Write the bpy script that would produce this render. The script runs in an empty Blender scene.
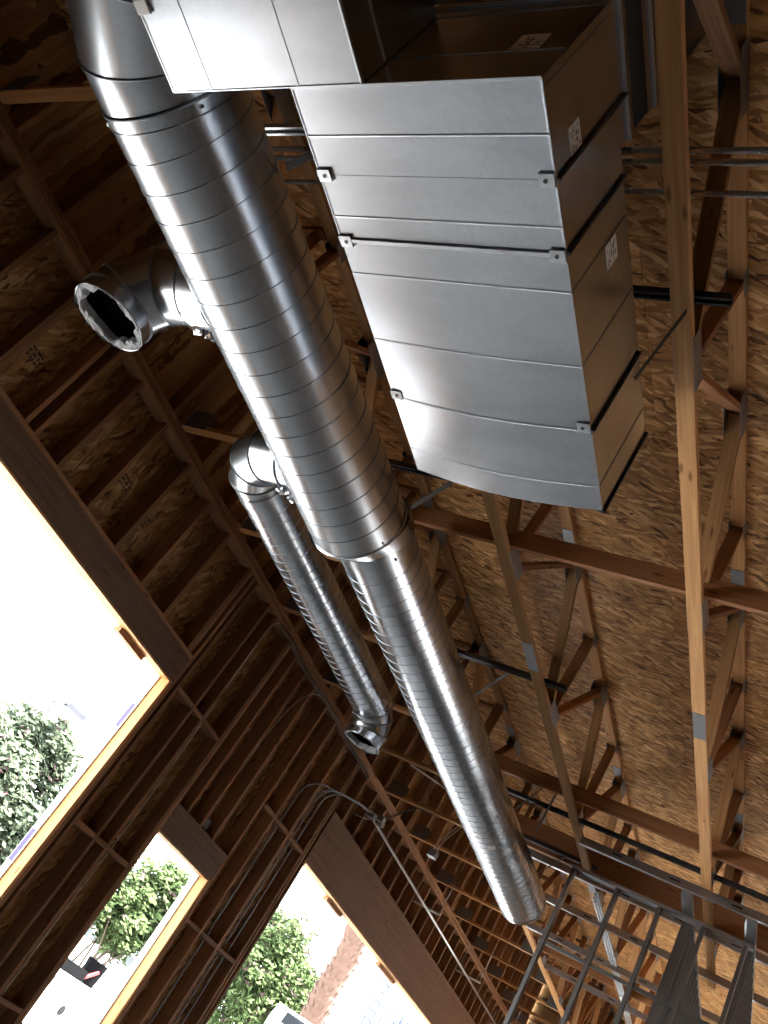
import bpy, bmesh, math, random
from mathutils import Vector, Matrix

# ---------------------------------------------------------------- camera, sky, sun, exposure
EYE = 1.6                        # eye height; everything below is measured from eye level and lifted at the end
sc = bpy.context.scene
COL = sc.collection
cam_d = bpy.data.cameras.new('camera')
cam_d.sensor_fit = 'VERTICAL'
cam_d.sensor_height = 36.0
cam_d.sensor_width = 27.0
cam_d.lens = 904.0 / 1024.0 * 36.0
cam_d.clip_start = 0.05
cam_d.clip_end = 500
cam = bpy.data.objects.new('camera', cam_d)
COL.objects.link(cam)
AX = Vector((0.262, 0.680, 0.685)).normalized()          # world X (along the wall) in camera x-right, y-down, z-forward
AZ = Vector((0.505, -0.701, 0.503))
AZ = (AZ - AX * AZ.dot(AX)).normalized()
AY = AZ.cross(AX)
right = Vector((AX.x, AY.x, AZ.x)); down = Vector((AX.y, AY.y, AZ.y)); fwd = Vector((AX.z, AY.z, AZ.z))
m = Matrix((right, -down, -fwd)).transposed().to_4x4()
m.translation = (0, 0, EYE)
cam.matrix_world = m
sc.camera = cam

world = bpy.data.worlds.new('World')
sc.world = world
world.use_nodes = True
bg = world.node_tree.nodes['Background']
bg.inputs['Color'].default_value = (0.88, 0.945, 1.0, 1)
bg.inputs['Strength'].default_value = 7.0

sun_d = bpy.data.lights.new('sun', 'SUN')
sun_d.energy = 42.0
sun_d.angle = 0.01
sun_d.color = (1.0, 0.96, 0.90)
sun = bpy.data.objects.new('sun', sun_d)
COL.objects.link(sun)
sun.rotation_euler = Vector((-0.25, 0.32, -0.91)).to_track_quat('-Z', 'Y').to_euler()
sun.location = (0, 0, 30)

sc.view_settings.view_transform = 'Standard'
sc.view_settings.look = 'None'
sc.view_settings.exposure = 0.58
sc.view_settings.gamma = 1.0
sc.view_settings.use_curve_mapping = False
sc.cycles.use_denoising = True
sc.cycles.max_bounces = 10
sc.cycles.diffuse_bounces = 5
sc.cycles.glossy_bounces = 5
sc.cycles.sample_clamp_indirect = 12.0
sc.cycles.caustics_reflective = False

rnd = random.Random(7)
PI = math.pi

# ---------------------------------------------------------------- materials
def new_mat(name):
    mt = bpy.data.materials.new(name)
    mt.use_nodes = True
    nt = mt.node_tree
    return mt, nt, nt.nodes['Principled BSDF']

def N(nt, t, **kw):
    n = nt.nodes.new(t)
    for k, v in kw.items():
        setattr(n, k, v)
    return n

def ramp(nt, stops):
    r = N(nt, 'ShaderNodeValToRGB')
    el = r.color_ramp.elements
    while len(el) < len(stops):
        el.new(0.5)
    for e, (p, c) in zip(el, stops):
        e.position = p
        e.color = (*c, 1)
    return r

def plain(name, col, rough=0.6, metal=0.0, spec=0.4):
    mt, nt, b = new_mat(name)
    b.inputs['Base Color'].default_value = (*col, 1)
    b.inputs['Roughness'].default_value = rough
    b.inputs['Metallic'].default_value = metal
    b.inputs['Specular IOR Level'].default_value = spec
    tc = N(nt, 'ShaderNodeTexCoord')
    no = N(nt, 'ShaderNodeTexNoise')
    no.inputs['Scale'].default_value = 14
    nt.links.new(tc.outputs['Object'], no.inputs['Vector'])
    mx = N(nt, 'ShaderNodeMix', data_type='RGBA', blend_type='MULTIPLY')
    mx.inputs[0].default_value = 0.25
    mx.inputs[6].default_value = (*col, 1)
    rp = ramp(nt, [(0.3, (0.55, 0.55, 0.55)), (0.7, (1, 1, 1))])
    nt.links.new(no.outputs['Fac'], rp.inputs['Fac'])
    nt.links.new(rp.outputs['Color'], mx.inputs[7])
    nt.links.new(mx.outputs[2], b.inputs['Base Color'])
    return mt

def wood(name, light, dark, rough=0.65, knots=True, spread=0.35):
    """sawn lumber, grain along local X"""
    mt, nt, b = new_mat(name)
    L = nt.links
    tc = N(nt, 'ShaderNodeTexCoord')
    oi = N(nt, 'ShaderNodeObjectInfo')
    add = N(nt, 'ShaderNodeVectorMath', operation='ADD')
    sc3 = N(nt, 'ShaderNodeVectorMath', operation='SCALE')
    sc3.inputs['Scale'].default_value = 37.0
    cmb = N(nt, 'ShaderNodeCombineXYZ')
    for i in range(3):
        L.new(oi.outputs['Random'], cmb.inputs[i])
    L.new(cmb.outputs[0], sc3.inputs[0])
    L.new(tc.outputs['Object'], add.inputs[0])
    L.new(sc3.outputs[0], add.inputs[1])
    mp = N(nt, 'ShaderNodeMapping')
    mp.inputs['Scale'].default_value = (1.6, 42, 42)
    L.new(add.outputs[0], mp.inputs['Vector'])
    n1 = N(nt, 'ShaderNodeTexNoise')
    n1.inputs['Scale'].default_value = 1.0
    n1.inputs['Detail'].default_value = 5
    n1.inputs['Distortion'].default_value = 0.6
    L.new(mp.outputs[0], n1.inputs['Vector'])
    r1 = ramp(nt, [(0.28, dark), (0.72, light)])
    L.new(n1.outputs['Fac'], r1.inputs['Fac'])
    col = r1.outputs['Color']
    if knots:
        vo = N(nt, 'ShaderNodeTexVoronoi')
        vo.inputs['Scale'].default_value = 1.0
        mp2 = N(nt, 'ShaderNodeMapping')
        mp2.inputs['Scale'].default_value = (2.6, 9, 9)
        L.new(add.outputs[0], mp2.inputs['Vector'])
        L.new(mp2.outputs[0], vo.inputs['Vector'])
        r2 = ramp(nt, [(0.05, (0.3, 0.22, 0.18)), (0.13, (1, 1, 1))])
        L.new(vo.outputs['Distance'], r2.inputs['Fac'])
        mk = N(nt, 'ShaderNodeMix', data_type='RGBA', blend_type='MULTIPLY')
        mk.inputs[0].default_value = 0.8
        L.new(col, mk.inputs[6])
        L.new(r2.outputs['Color'], mk.inputs[7])
        col = mk.outputs[2]
    hs = N(nt, 'ShaderNodeHueSaturation')
    mr = N(nt, 'ShaderNodeMapRange')
    mr.inputs['To Min'].default_value = 1.0 - spread
    mr.inputs['To Max'].default_value = 1.0 + spread * 0.6
    L.new(oi.outputs['Random'], mr.inputs['Value'])
    L.new(mr.outputs[0], hs.inputs['Value'])
    L.new(col, hs.inputs['Color'])
    L.new(hs.outputs[0], b.inputs['Base Color'])
    b.inputs['Roughness'].default_value = rough
    b.inputs['Specular IOR Level'].default_value = 0.25
    bp = N(nt, 'ShaderNodeBump')
    bp.inputs['Strength'].default_value = 0.12
    bp.inputs['Distance'].default_value = 0.004
    L.new(n1.outputs['Fac'], bp.inputs['Height'])
    L.new(bp.outputs[0], b.inputs['Normal'])
    return mt

def osb(name, tone=1.0):
    """oriented strand board, strands mostly along local X"""
    mt, nt, b = new_mat(name)
    L = nt.links
    tc = N(nt, 'ShaderNodeTexCoord')
    oi = N(nt, 'ShaderNodeObjectInfo')
    cmb = N(nt, 'ShaderNodeCombineXYZ')
    L.new(oi.outputs['Random'], cmb.inputs[0]); L.new(oi.outputs['Random'], cmb.inputs[1])
    sc3 = N(nt, 'ShaderNodeVectorMath', operation='SCALE')
    sc3.inputs['Scale'].default_value = 51.0
    L.new(cmb.outputs[0], sc3.inputs[0])
    add = N(nt, 'ShaderNodeVectorMath', operation='ADD')
    L.new(tc.outputs['Object'], add.inputs[0]); L.new(sc3.outputs[0], add.inputs[1])
    wn = N(nt, 'ShaderNodeTexNoise')
    wn.inputs['Scale'].default_value = 7.0
    L.new(add.outputs[0], wn.inputs['Vector'])
    wsub = N(nt, 'ShaderNodeVectorMath', operation='SUBTRACT')
    wsub.inputs[1].default_value = (0.5, 0.5, 0.5)
    L.new(wn.outputs['Color'], wsub.inputs[0])
    wsc = N(nt, 'ShaderNodeVectorMath', operation='SCALE')
    wsc.inputs['Scale'].default_value = 0.04
    L.new(wsub.outputs[0], wsc.inputs[0])
    warp = N(nt, 'ShaderNodeVectorMath', operation='ADD')
    L.new(add.outputs[0], warp.inputs[0]); L.new(wsc.outputs[0], warp.inputs[1])
    cols = []
    for ang, sx, sy in ((0.05, 8.0, 42.0), (-0.55, 10.0, 38.0)):
        mp = N(nt, 'ShaderNodeMapping')
        mp.inputs['Rotation'].default_value = (0, 0, ang)
        L.new(warp.outputs[0], mp.inputs['Vector'])
        mp2 = N(nt, 'ShaderNodeMapping')
        mp2.inputs['Scale'].default_value = (sx, sy, 0.0)
        L.new(mp.outputs[0], mp2.inputs['Vector'])
        vo = N(nt, 'ShaderNodeTexVoronoi')
        vo.inputs['Scale'].default_value = 1.0
        L.new(mp2.outputs[0], vo.inputs['Vector'])
        sep = N(nt, 'ShaderNodeSeparateColor')
        L.new(vo.outputs['Color'], sep.inputs[0])
        t = tone
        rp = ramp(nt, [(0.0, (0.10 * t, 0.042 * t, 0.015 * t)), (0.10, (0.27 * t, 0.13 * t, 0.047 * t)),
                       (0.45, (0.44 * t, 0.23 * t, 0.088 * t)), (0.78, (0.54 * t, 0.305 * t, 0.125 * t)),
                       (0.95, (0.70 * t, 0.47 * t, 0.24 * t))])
        L.new(sep.outputs[0], rp.inputs['Fac'])
        cols.append((rp.outputs['Color'], sep.outputs[1], vo))
    mx = N(nt, 'ShaderNodeMix', data_type='RGBA')
    st = N(nt, 'ShaderNodeMath', operation='GREATER_THAN')
    st.inputs[1].default_value = 0.52
    L.new(cols[1][1], st.inputs[0])
    L.new(st.outputs[0], mx.inputs[0])
    L.new(cols[0][0], mx.inputs[6]); L.new(cols[1][0], mx.inputs[7])
    bn = N(nt, 'ShaderNodeTexNoise')
    bn.inputs['Scale'].default_value = 1.7
    L.new(add.outputs[0], bn.inputs['Vector'])
    br = ramp(nt, [(0.3, (0.72, 0.68, 0.64)), (0.7, (1.08, 1.05, 1.0))])
    L.new(bn.outputs['Fac'], br.inputs['Fac'])
    m2 = N(nt, 'ShaderNodeMix', data_type='RGBA', blend_type='MULTIPLY')
    m2.inputs[0].default_value = 1.0
    L.new(mx.outputs[2], m2.inputs[6]); L.new(br.outputs['Color'], m2.inputs[7])
    L.new(m2.outputs[2], b.inputs['Base Color'])
    b.inputs['Roughness'].default_value = 0.6
    b.inputs['Specular IOR Level'].default_value = 0.25
    bp = N(nt, 'ShaderNodeBump')
    bp.inputs['Strength'].default_value = 0.25
    bp.inputs['Distance'].default_value = 0.003
    L.new(cols[0][1], bp.inputs['Height'])
    L.new(bp.outputs[0], b.inputs['Normal'])
    return mt

def galv(name, col=(0.62, 0.64, 0.66), rough=0.3, var=0.08, streak=(3, 3, 3), aniso=0.0):
    mt, nt, b = new_mat(name)
    L = nt.links
    tc = N(nt, 'ShaderNodeTexCoord')
    mp = N(nt, 'ShaderNodeMapping')
    mp.inputs['Scale'].default_value = streak
    L.new(tc.outputs['Object'], mp.inputs['Vector'])
    n1 = N(nt, 'ShaderNodeTexNoise')
    n1.inputs['Scale'].default_value = 2.0
    n1.inputs['Detail'].default_value = 6
    L.new(mp.outputs[0], n1.inputs['Vector'])
    vo = N(nt, 'ShaderNodeTexVoronoi')
    vo.inputs['Scale'].default_value = 90
    L.new(tc.outputs['Object'], vo.inputs['Vector'])
    sep = N(nt, 'ShaderNodeSeparateColor')
    L.new(vo.outputs['Color'], sep.inputs[0])
    c0 = tuple(c * 0.84 for c in col)
    rp = ramp(nt, [(0.3, c0), (0.7, col)])
    L.new(n1.outputs['Fac'], rp.inputs['Fac'])
    mx = N(nt, 'ShaderNodeMix', data_type='RGBA', blend_type='MULTIPLY')
    mx.inputs[0].default_value = 0.10
    L.new(rp.outputs['Color'], mx.inputs[6])
    L.new(sep.outputs[0], mx.inputs[7])
    L.new(mx.outputs[2], b.inputs['Base Color'])
    mr = N(nt, 'ShaderNodeMapRange')
    mr.inputs['To Min'].default_value = max(0.03, rough - var)
    mr.inputs['To Max'].default_value = rough + var
    L.new(n1.outputs['Fac'], mr.inputs['Value'])
    L.new(mr.outputs[0], b.inputs['Roughness'])
    b.inputs['Metallic'].default_value = 1.0
    return mt

M = {
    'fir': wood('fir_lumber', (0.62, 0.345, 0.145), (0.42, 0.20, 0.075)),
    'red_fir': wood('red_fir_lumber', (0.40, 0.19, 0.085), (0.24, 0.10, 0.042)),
    'stud': wood('shaded_stud_lumber', (0.40, 0.215, 0.11), (0.24, 0.11, 0.052)),  # fir tone darkened: shade of the backlit wall put into the colour
    'dark_beam': wood('dark_header_lumber', (0.21, 0.125, 0.078), (0.115, 0.063, 0.040), knots=True, spread=0.1),
    'glulam': wood('glulam_lumber', (0.21, 0.105, 0.058), (0.14, 0.066, 0.035), knots=True, spread=0.05),
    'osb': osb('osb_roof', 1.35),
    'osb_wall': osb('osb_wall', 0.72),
    'duct': galv('spiral_galvanised_satin', (0.50, 0.53, 0.57), 0.27, 0.01, (1, 1, 1)),
    'duct2': galv('spiral_galvanised_bright', (0.54, 0.57, 0.62), 0.25, 0.01, (1, 1, 1)),
    'seam': galv('lock_seam_metal', (0.13, 0.135, 0.145), 0.45),
    'seam2': galv('lock_seam_metal_bright', (0.24, 0.25, 0.27), 0.35),
    'box': galv('duct_sheet_metal', (0.56, 0.59, 0.64), 0.27, 0.003, (4, 1.2, 4)),
    'plate': galv('gusset_plate_metal', (0.30, 0.30, 0.31), 0.5),
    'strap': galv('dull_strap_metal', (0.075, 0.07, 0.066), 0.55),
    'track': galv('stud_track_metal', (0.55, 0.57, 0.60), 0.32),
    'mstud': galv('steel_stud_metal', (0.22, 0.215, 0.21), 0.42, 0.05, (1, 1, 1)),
    'conduit': galv('conduit_metal', (0.60, 0.61, 0.62), 0.28),
    'bright': galv('bright_conduit_metal', (0.88, 0.89, 0.90), 0.35),
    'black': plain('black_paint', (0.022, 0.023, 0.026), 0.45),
    'matt_black': plain('matt_black_plastic', (0.006, 0.006, 0.007), 0.8, spec=0.05),
    'rubber': plain('black_flexible_fabric', (0.012, 0.013, 0.016), 0.7),
    'void': plain('black_duct_lining', (0.006, 0.006, 0.008), 0.9, spec=0.05),
    'paper': plain('white_paper', (0.75, 0.75, 0.74), 0.7),
    'ink': plain('black_ink', (0.03, 0.03, 0.035), 0.7),
    'foil': galv('crumpled_foil', (0.85, 0.85, 0.86), 0.16),
    'fibre': plain('grey_insulation', (0.33, 0.33, 0.34), 0.9),
    'concrete': plain('concrete_slab', (0.21, 0.205, 0.195), 0.75),
    'asphalt': plain('pale_paving', (0.53, 0.53, 0.525), 0.9),
    'strip': plain('added_dark_ground', (0.045, 0.035, 0.028), 0.95, spec=0.1),  # colour of the dark strip added outside the left wall
    'wrap': plain('white_house_wrap', (0.82, 0.83, 0.85), 0.6),
    'wrap_ink': plain('purple_wrap_print', (0.10, 0.07, 0.20), 0.6),
    'cable': plain('dark_cable', (0.05, 0.05, 0.055), 0.4),
    'white_cable': plain('white_cable', (0.75, 0.74, 0.72), 0.4),
    'red': plain('red_plastic', (0.6, 0.05, 0.05), 0.4),
    'bark': plain('brown_bark', (0.07, 0.05, 0.035), 0.9),
    'palm': plain('palm_bark', (0.10, 0.058, 0.042), 0.95),
    'white_paint': plain('white_vehicle_paint', (0.80, 0.82, 0.84), 0.25),
    'tyre': plain('tyre_rubber', (0.02, 0.02, 0.02), 0.8),
    'dark_glass': plain('dark_glass', (0.012, 0.014, 0.018), 0.35, spec=0.12),
    'siding': plain('cream_siding', (0.72, 0.72, 0.66), 0.8),
    'roof_grey': plain('grey_roofing', (0.055, 0.065, 0.07), 0.8),
    'blue_paint': plain('pale_blue_paint', (0.03, 0.042, 0.08), 0.6),
    'lamp_grey': plain('grey_lamp_housing', (0.035, 0.035, 0.045), 0.5),
}

def leaf_mat(name, a, b_):
    mt, nt, b = new_mat(name)
    L = nt.links
    ge = N(nt, 'ShaderNodeNewGeometry')
    rp = ramp(nt, [(0.0, a), (0.93, b_), (0.97, (0.12, 0.07, 0.075))])
    L.new(ge.outputs['Random Per Island'], rp.inputs['Fac'])
    L.new(rp.outputs['Color'], b.inputs['Base Color'])
    b.inputs['Roughness'].default_value = 0.9
    b.inputs['Specular IOR Level'].default_value = 0.05
    return mt

M['leaf_grey'] = leaf_mat('grey_green_leaves', (0.060, 0.080, 0.052), (0.120, 0.145, 0.092))
M['leaf'] = leaf_mat('fresh_green_leaves', (0.050, 0.080, 0.030), (0.105, 0.142, 0.058))

# ---------------------------------------------------------------- helpers
def props(o, label=None, cat=None, group=None, kind=None):
    if label: o['label'] = label
    if cat: o['category'] = cat
    if group: o['group'] = group
    if kind: o['kind'] = kind
    return o

def empty(name, loc, label=None, cat=None, group=None, kind=None):
    o = bpy.data.objects.new(name, None)
    o.empty_display_size = 0.1
    COL.objects.link(o)
    o.location = loc
    return props(o, label, cat, group, kind)

def attach(o, parent):
    """parent o (placed in scene coordinates) under parent"""
    if parent is None:
        return
    mp = Matrix.Identity(4)
    chain = []
    p = parent
    while p:
        chain.append(p); p = p.parent
    for p in reversed(chain):
        mp = mp @ p.matrix_parent_inverse @ p.matrix_basis
    o.parent = parent
    o.matrix_parent_inverse = mp.inverted()

def link(name, me, mat, parent=None, mtx=None):
    o = bpy.data.objects.new(name, me)
    COL.objects.link(o)
    if mat is not None and not me.materials:
        me.materials.append(M[mat] if isinstance(mat, str) else mat)
    if mtx is not None:
        o.matrix_basis = mtx
    attach(o, parent)
    return o

def mesh(name, vs, fs, smooth=False):
    me = bpy.data.meshes.new(name)
    me.from_pydata([tuple(v) for v in vs], [], fs)
    me.update()
    if smooth:
        me.polygons.foreach_set('use_smooth', [True] * len(me.polygons))
    return me

_cache = {}
def prism_mesh(l, w, h, mat, cut=0.0025):
    """board along local X, width in local Y, thickness in local Z, eased edges"""
    key = (round(l, 3), round(w, 4), round(h, 4), mat)
    if key in _cache:
        return _cache[key]
    c = min(cut, w * 0.2, h * 0.2)
    a, b = w / 2, h / 2
    ring = [(-a + c, -b), (a - c, -b), (a, -b + c), (a, b - c), (a - c, b), (-a + c, b), (-a, b - c), (-a, -b + c)]
    vs = [(-l / 2, y, z) for y, z in ring] + [(l / 2, y, z) for y, z in ring]
    fs = [(i, (i + 1) % 8, 8 + (i + 1) % 8, 8 + i) for i in range(8)]
    fs = [f[::-1] for f in fs]
    fs += [tuple(range(8)), tuple(range(15, 7, -1))]
    me = mesh('board', vs, fs)
    bm = bmesh.new(); bm.from_mesh(me); bmesh.ops.recalc_face_normals(bm, faces=bm.faces); bm.to_mesh(me); bm.free()
    me.materials.append(M[mat])
    _cache[key] = me
    return me

def frame(p0, p1, up):
    p0, p1, up = Vector(p0), Vector(p1), Vector(up)
    x = (p1 - p0).normalized()
    y = up.cross(x).normalized()
    z = x.cross(y)
    mt = Matrix((x, y, z)).transposed().to_4x4()
    mt.translation = (p0 + p1) / 2
    return mt, (p1 - p0).length

def board(name, p0, p1, w, h, mat='fir', parent=None, up=(0, 0, 1)):
    mt, l = frame(p0, p1, up)
    return link(name, prism_mesh(l, w, h, mat), None, parent, mt)

def box(name, x0, x1, y0, y1, z0, z1, mat, parent=None, cut=0.004):
    """box whose long side is local X"""
    d = [(x1 - x0), (y1 - y0), (z1 - z0)]
    c = Vector(((x0 + x1) / 2, (y0 + y1) / 2, (z0 + z1) / 2))
    i = max(range(3), key=lambda k: d[k])
    if i == 0:
        return board(name, (x0, c.y, c.z), (x1, c.y, c.z), d[1], d[2], mat, parent, (0, 0, 1))
    if i == 1:
        return board(name, (c.x, y0, c.z), (c.x, y1, c.z), d[0], d[2], mat, parent, (0, 0, 1))
    return board(name, (c.x, c.y, z0), (c.x, c.y, z1), d[0], d[1], mat, parent, (0, 1, 0))

class MB:
    """collects faces for one joined mesh"""
    def __init__(self): self.v = []; self.f = []
    def add(self, vs, fs):
        n = len(self.v); self.v += [tuple(v) for v in vs]; self.f += [tuple(i + n for i in f) for f in fs]
    def box(self, x0, x1, y0, y1, z0, z1):
        vs = [(x, y, z) for x in (x0, x1) for y in (y0, y1) for z in (z0, z1)]
        self.add(vs, [(0, 1, 3, 2), (4, 6, 7, 5), (0, 4, 5, 1), (2, 3, 7, 6), (0, 2, 6, 4), (1, 5, 7, 3)])
    def tube(self, pts, r, n=8, cap=True):
        pts = [Vector(p) for p in pts]
        rs = r if isinstance(r, (list, tuple)) else [r] * len(pts)
        t0 = (pts[1] - pts[0]).normalized()
        u = t0.orthogonal().normalized()
        rings = []
        for i, p in enumerate(pts):
            if i == 0: t = t0
            elif i == len(pts) - 1: t = (pts[i] - pts[i - 1]).normalized()
            else: t = ((pts[i + 1] - p).normalized() + (p - pts[i - 1]).normalized()).normalized()
            u = (u - t * u.dot(t)).normalized()
            w = t.cross(u)
            rings.append([p + (u * math.cos(2 * PI * k / n) + w * math.sin(2 * PI * k / n)) * rs[i] for k in range(n)])
        vs = [q for rg in rings for q in rg]
        fs = [(i * n + k, i * n + (k + 1) % n, (i + 1) * n + (k + 1) % n, (i + 1) * n + k)
              for i in range(len(pts) - 1) for k in range(n)]
        if cap:
            fs += [tuple(range(n - 1, -1, -1)), tuple((len(pts) - 1) * n + k for k in range(n))]
        self.add(vs, fs)
    def build(self, name, mat, parent=None, smooth=False):
        me = mesh(name, self.v, self.f, smooth)
        o = link(name, me, mat, parent)
        return o

def origin_to(o, p):
    """move a mesh's origin to p (its base) without moving the mesh"""
    p = Vector(p)
    o.data.transform(Matrix.Translation(-p))
    o.location = p
    return o

def bezier(p0, p1, p2, p3, n=14):
    p0, p1, p2, p3 = map(Vector, (p0, p1, p2, p3))
    return [p0 * (1 - t) ** 3 + p1 * 3 * t * (1 - t) ** 2 + p2 * 3 * t * t * (1 - t) + p3 * t ** 3
            for t in [i / n for i in range(n + 1)]]

def pipe(name, pts, r, mat, parent=None, n=10):
    b = MB(); b.tube(pts, r, n)
    o = b.build(name, mat, parent, smooth=True)
    if parent is None:
        origin_to(o, pts[0])
    return o

# ---------------------------------------------------------------- measurements (metres from eye level)
FLOOR = -EYE
WY = 5.08                       # inner face of the left wall
WD = 0.14                       # stud depth
PL0, PL1 = 3.073, 3.175         # triple top plate
TB = 3.172                      # truss bottom
def tcz(x): return 3.87 + 0.028 * x      # underside of truss top chords
def roofz(x): return tcz(x) + 0.038
HEAD = 1.895                    # head of the two wide openings

# ---------------------------------------------------------------- floor and ground
b = MB(); b.box(-7.2, 21.2, -9.2, 5.22, FLOOR - 0.12, FLOOR)
fl = b.build('floor', 'concrete'); props(fl, 'bare concrete slab floor of the unfinished room', 'floor', kind='structure')
b = MB(); b.box(-60, 160, -60, 160, FLOOR - 0.4, FLOOR - 0.13)
gr = b.build('ground', 'asphalt'); props(gr, 'pale sunlit paving outside the building', 'ground', kind='structure')

b = MB(); b.box(-30, 60, 5.30, 7.15, FLOOR - 0.2, FLOOR - 0.09)  # added unseen dark strip, dims the ground mirrored in the duct metal
added_strip = b.build('added_dark_strip', 'strip'); props(added_strip, 'added dark soil bed along the outside of the left wall', 'ground', kind='structure')

# ---------------------------------------------------------------- left wall
wall = empty('wall_left', (0, WY, FLOOR), 'open stud wall with OSB sheathing and unglazed openings', 'wall', kind='structure')
yc = WY + WD / 2
X0, X1 = -7.0, 21.0
def vstud(name, x, z0, z1, mat='stud', w=0.038):
    return board(name, (x, yc, z0), (x, yc, z1), w, WD, mat, wall, up=(0, 1, 0))
def hmember(name, x0, x1, zc, h, mat='stud', y0=WY, y1=WY + WD, parent=wall):
    return board(name, (x0, (y0 + y1) / 2, zc), (x1, (y0 + y1) / 2, zc), y1 - y0, h, mat, parent)
ph = (PL1 - PL0) / 3
for k in range(3):
    for xa, xb in ((X0, 1.1 + 0.6 * k), (1.1 + 0.6 * k, 7.0 - 0.5 * k), (7.0 - 0.5 * k, 13.2 + 0.7 * k), (13.2 + 0.7 * k, X1)):
        hmember('top_plate', xa + 0.001, xb - 0.001, PL0 + ph * (k + 0.5), ph - 0.0015)
# first opening
W1A, W1B = 1.60, 5.585
SILL = -0.85
hmember('header', W1A - 0.04, 5.624, (HEAD + 2.135) / 2, 2.135 - HEAD, 'dark_beam')
hmember('header_cap_plate', W1A - 0.04, 5.624, 2.153, 0.034)
for x in (1.75, 2.16, 2.565, 2.60, 2.985, 3.095, 3.392, 3.80, 4.225, 4.655, 5.05, 5.52, 5.56):
    vstud('cripple_stud', x, 2.171, PL0 - 0.001)
# opening trim of fir facing the daylight
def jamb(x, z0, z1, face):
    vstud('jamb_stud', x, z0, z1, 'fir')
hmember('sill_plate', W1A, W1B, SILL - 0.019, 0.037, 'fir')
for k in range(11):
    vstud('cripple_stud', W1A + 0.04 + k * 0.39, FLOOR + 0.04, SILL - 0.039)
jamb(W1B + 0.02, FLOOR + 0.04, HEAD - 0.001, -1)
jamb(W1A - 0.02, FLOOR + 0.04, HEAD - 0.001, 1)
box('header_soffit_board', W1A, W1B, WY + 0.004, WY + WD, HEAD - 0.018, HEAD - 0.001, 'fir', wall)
vstud('stud', 5.645, FLOOR + 0.04, PL0 - 0.001)
vstud('stud', 5.72, FLOOR + 0.04, PL0 - 0.001)
W2A, W2B, H2 = 6.66, 7.71, 1.02
W3A, W3B = 9.13, 18.5
for x in (6.04, 6.225, 6.60):
    vstud('stud', x, FLOOR + 0.04, PL0 - 0.001)
vstud('jamb_stud', W2A - 0.02, FLOOR + 0.04, 1.30)
vstud('stud', 6.641, 1.302, PL0 - 0.001)
jamb(W2B + 0.02, FLOOR + 0.04, H2 - 0.001, -1)
hmember('header', W2A, W2B + 0.04, (H2 + 1.285) / 2, 1.285 - H2, 'dark_beam')
box('header_soffit_board', W2A, W2B, WY + 0.004, WY + WD, H2 - 0.018, H2 - 0.001, 'fir', wall)
for x in (6.84, 7.12, 7.40):
    vstud('cripple_stud', x, 1.287, PL0 - 0.001)
for x in (7.78, 8.10, 8.51, 8.97, 9.03):
    vstud('stud', x, FLOOR + 0.04, PL0 - 0.001)
vstud('jamb_stud', W3A - 0.02, FLOOR + 0.04, HEAD - 0.03, 'stud')
# deep glued-laminated header over the third opening
hg = hmember('glulam_header', W3A - 0.04, W3B + 0.04, HEAD, 0.02, 'glulam')
bpy.data.objects.remove(hg)
GL0, GL1 = HEAD - 0.03, 2.475
nl = 16
gp = empty('glulam_header', (W3A, WY, GL0)); attach(gp, wall)
lh = (GL1 - GL0) / nl
for k in range(nl):
    hmember('lamination', W3A - 0.04, W3B + 0.04, GL0 + lh * (k + 0.5), lh - 0.0018, 'glulam', WY - 0.004 + 0.002 * (k % 2), WY + WD, gp)
box('header_soffit_board', W3A, W3B, WY + 0.004, WY + WD, GL0 - 0.018, GL0 - 0.001, 'fir', wall)
x = 9.36
while x < 18.5:
    vstud('cripple_stud', x, GL1 + 0.001, PL0 - 0.001)
    x += 0.406
for x in (18.56, 19.0, 19.4, 19.8, 20.2, 20.6):
    vstud('stud', x, FLOOR + 0.04, PL0 - 0.001)
for x in (1.53, 1.12, 0.98, 0.60, 0.27, -0.13, -0.54, -0.95, -1.35, -1.75, -2.06, -2.46, -2.87, -3.28, -3.68, -4.09, -4.5, -4.9, -5.31, -5.72, -6.1, -6.6):
    vstud('stud', x, FLOOR + 0.04, PL0 - 0.001)
# blocking between studs
def blocks(xs, z):
    for a_, b_ in zip(xs[:-1], xs[1:]):
        if b_ - a_ > 0.06:
            box('blocking', a_ + 0.0195, b_ - 0.0195, WY + 0.002, WY + WD, z - 0.019, z + 0.019, 'stud', wall)
blocks([5.72, 6.04, 6.225, 6.60], 1.905)
blocks([5.72, 6.04, 6.225, 6.60], 0.64)
blocks([5.72, 6.04, 6.225, 6.60], -0.60)
blocks([7.78, 8.10, 8.51, 8.97], 1.885)
blocks([7.78, 8.10, 8.51, 8.97], 0.64)
blocks([7.78, 8.10, 8.51, 8.97], -0.60)
for xa, xb in ((X0, W1A - 0.04), (5.62, 6.64), (7.75, 9.11), (W3B + 0.04, X1)):
    hmember('bottom_plate', xa, xb, FLOOR + 0.02, 0.037)
# short wood spacer blocks nailed under the wide headers, flush with the outside
for xa, xb, z in ((4.88, 5.28, HEAD - 0.018), (10.20, 10.76, GL0 - 0.018), (12.50, 13.30, GL0 - 0.018)):
    box('spacer_block', xa, xb, WY + 0.095, WY + 0.165, z - 0.045, z - 0.0005, 'red_fir', wall)
# studs of the wall above the plates
JX = [1.365, 2.65, 3.93, 5.10, 6.22, 7.45, 8.65, 9.92, 11.12, 12.58, 13.94, 15.27, 16.60, 17.95, 19.3]
x = -6.7
while x < 20.8:
    xs = x
    for j in JX:
        if abs(xs - j) < 0.06: xs = j + (0.06 if xs >= j else -0.06)
    board('upper_stud', (xs, yc, PL1 + 0.001), (xs, yc, roofz(xs) - 0.012), 0.038, WD, 'stud', wall, up=(0, 1, 0))
    x += 0.551
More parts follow.
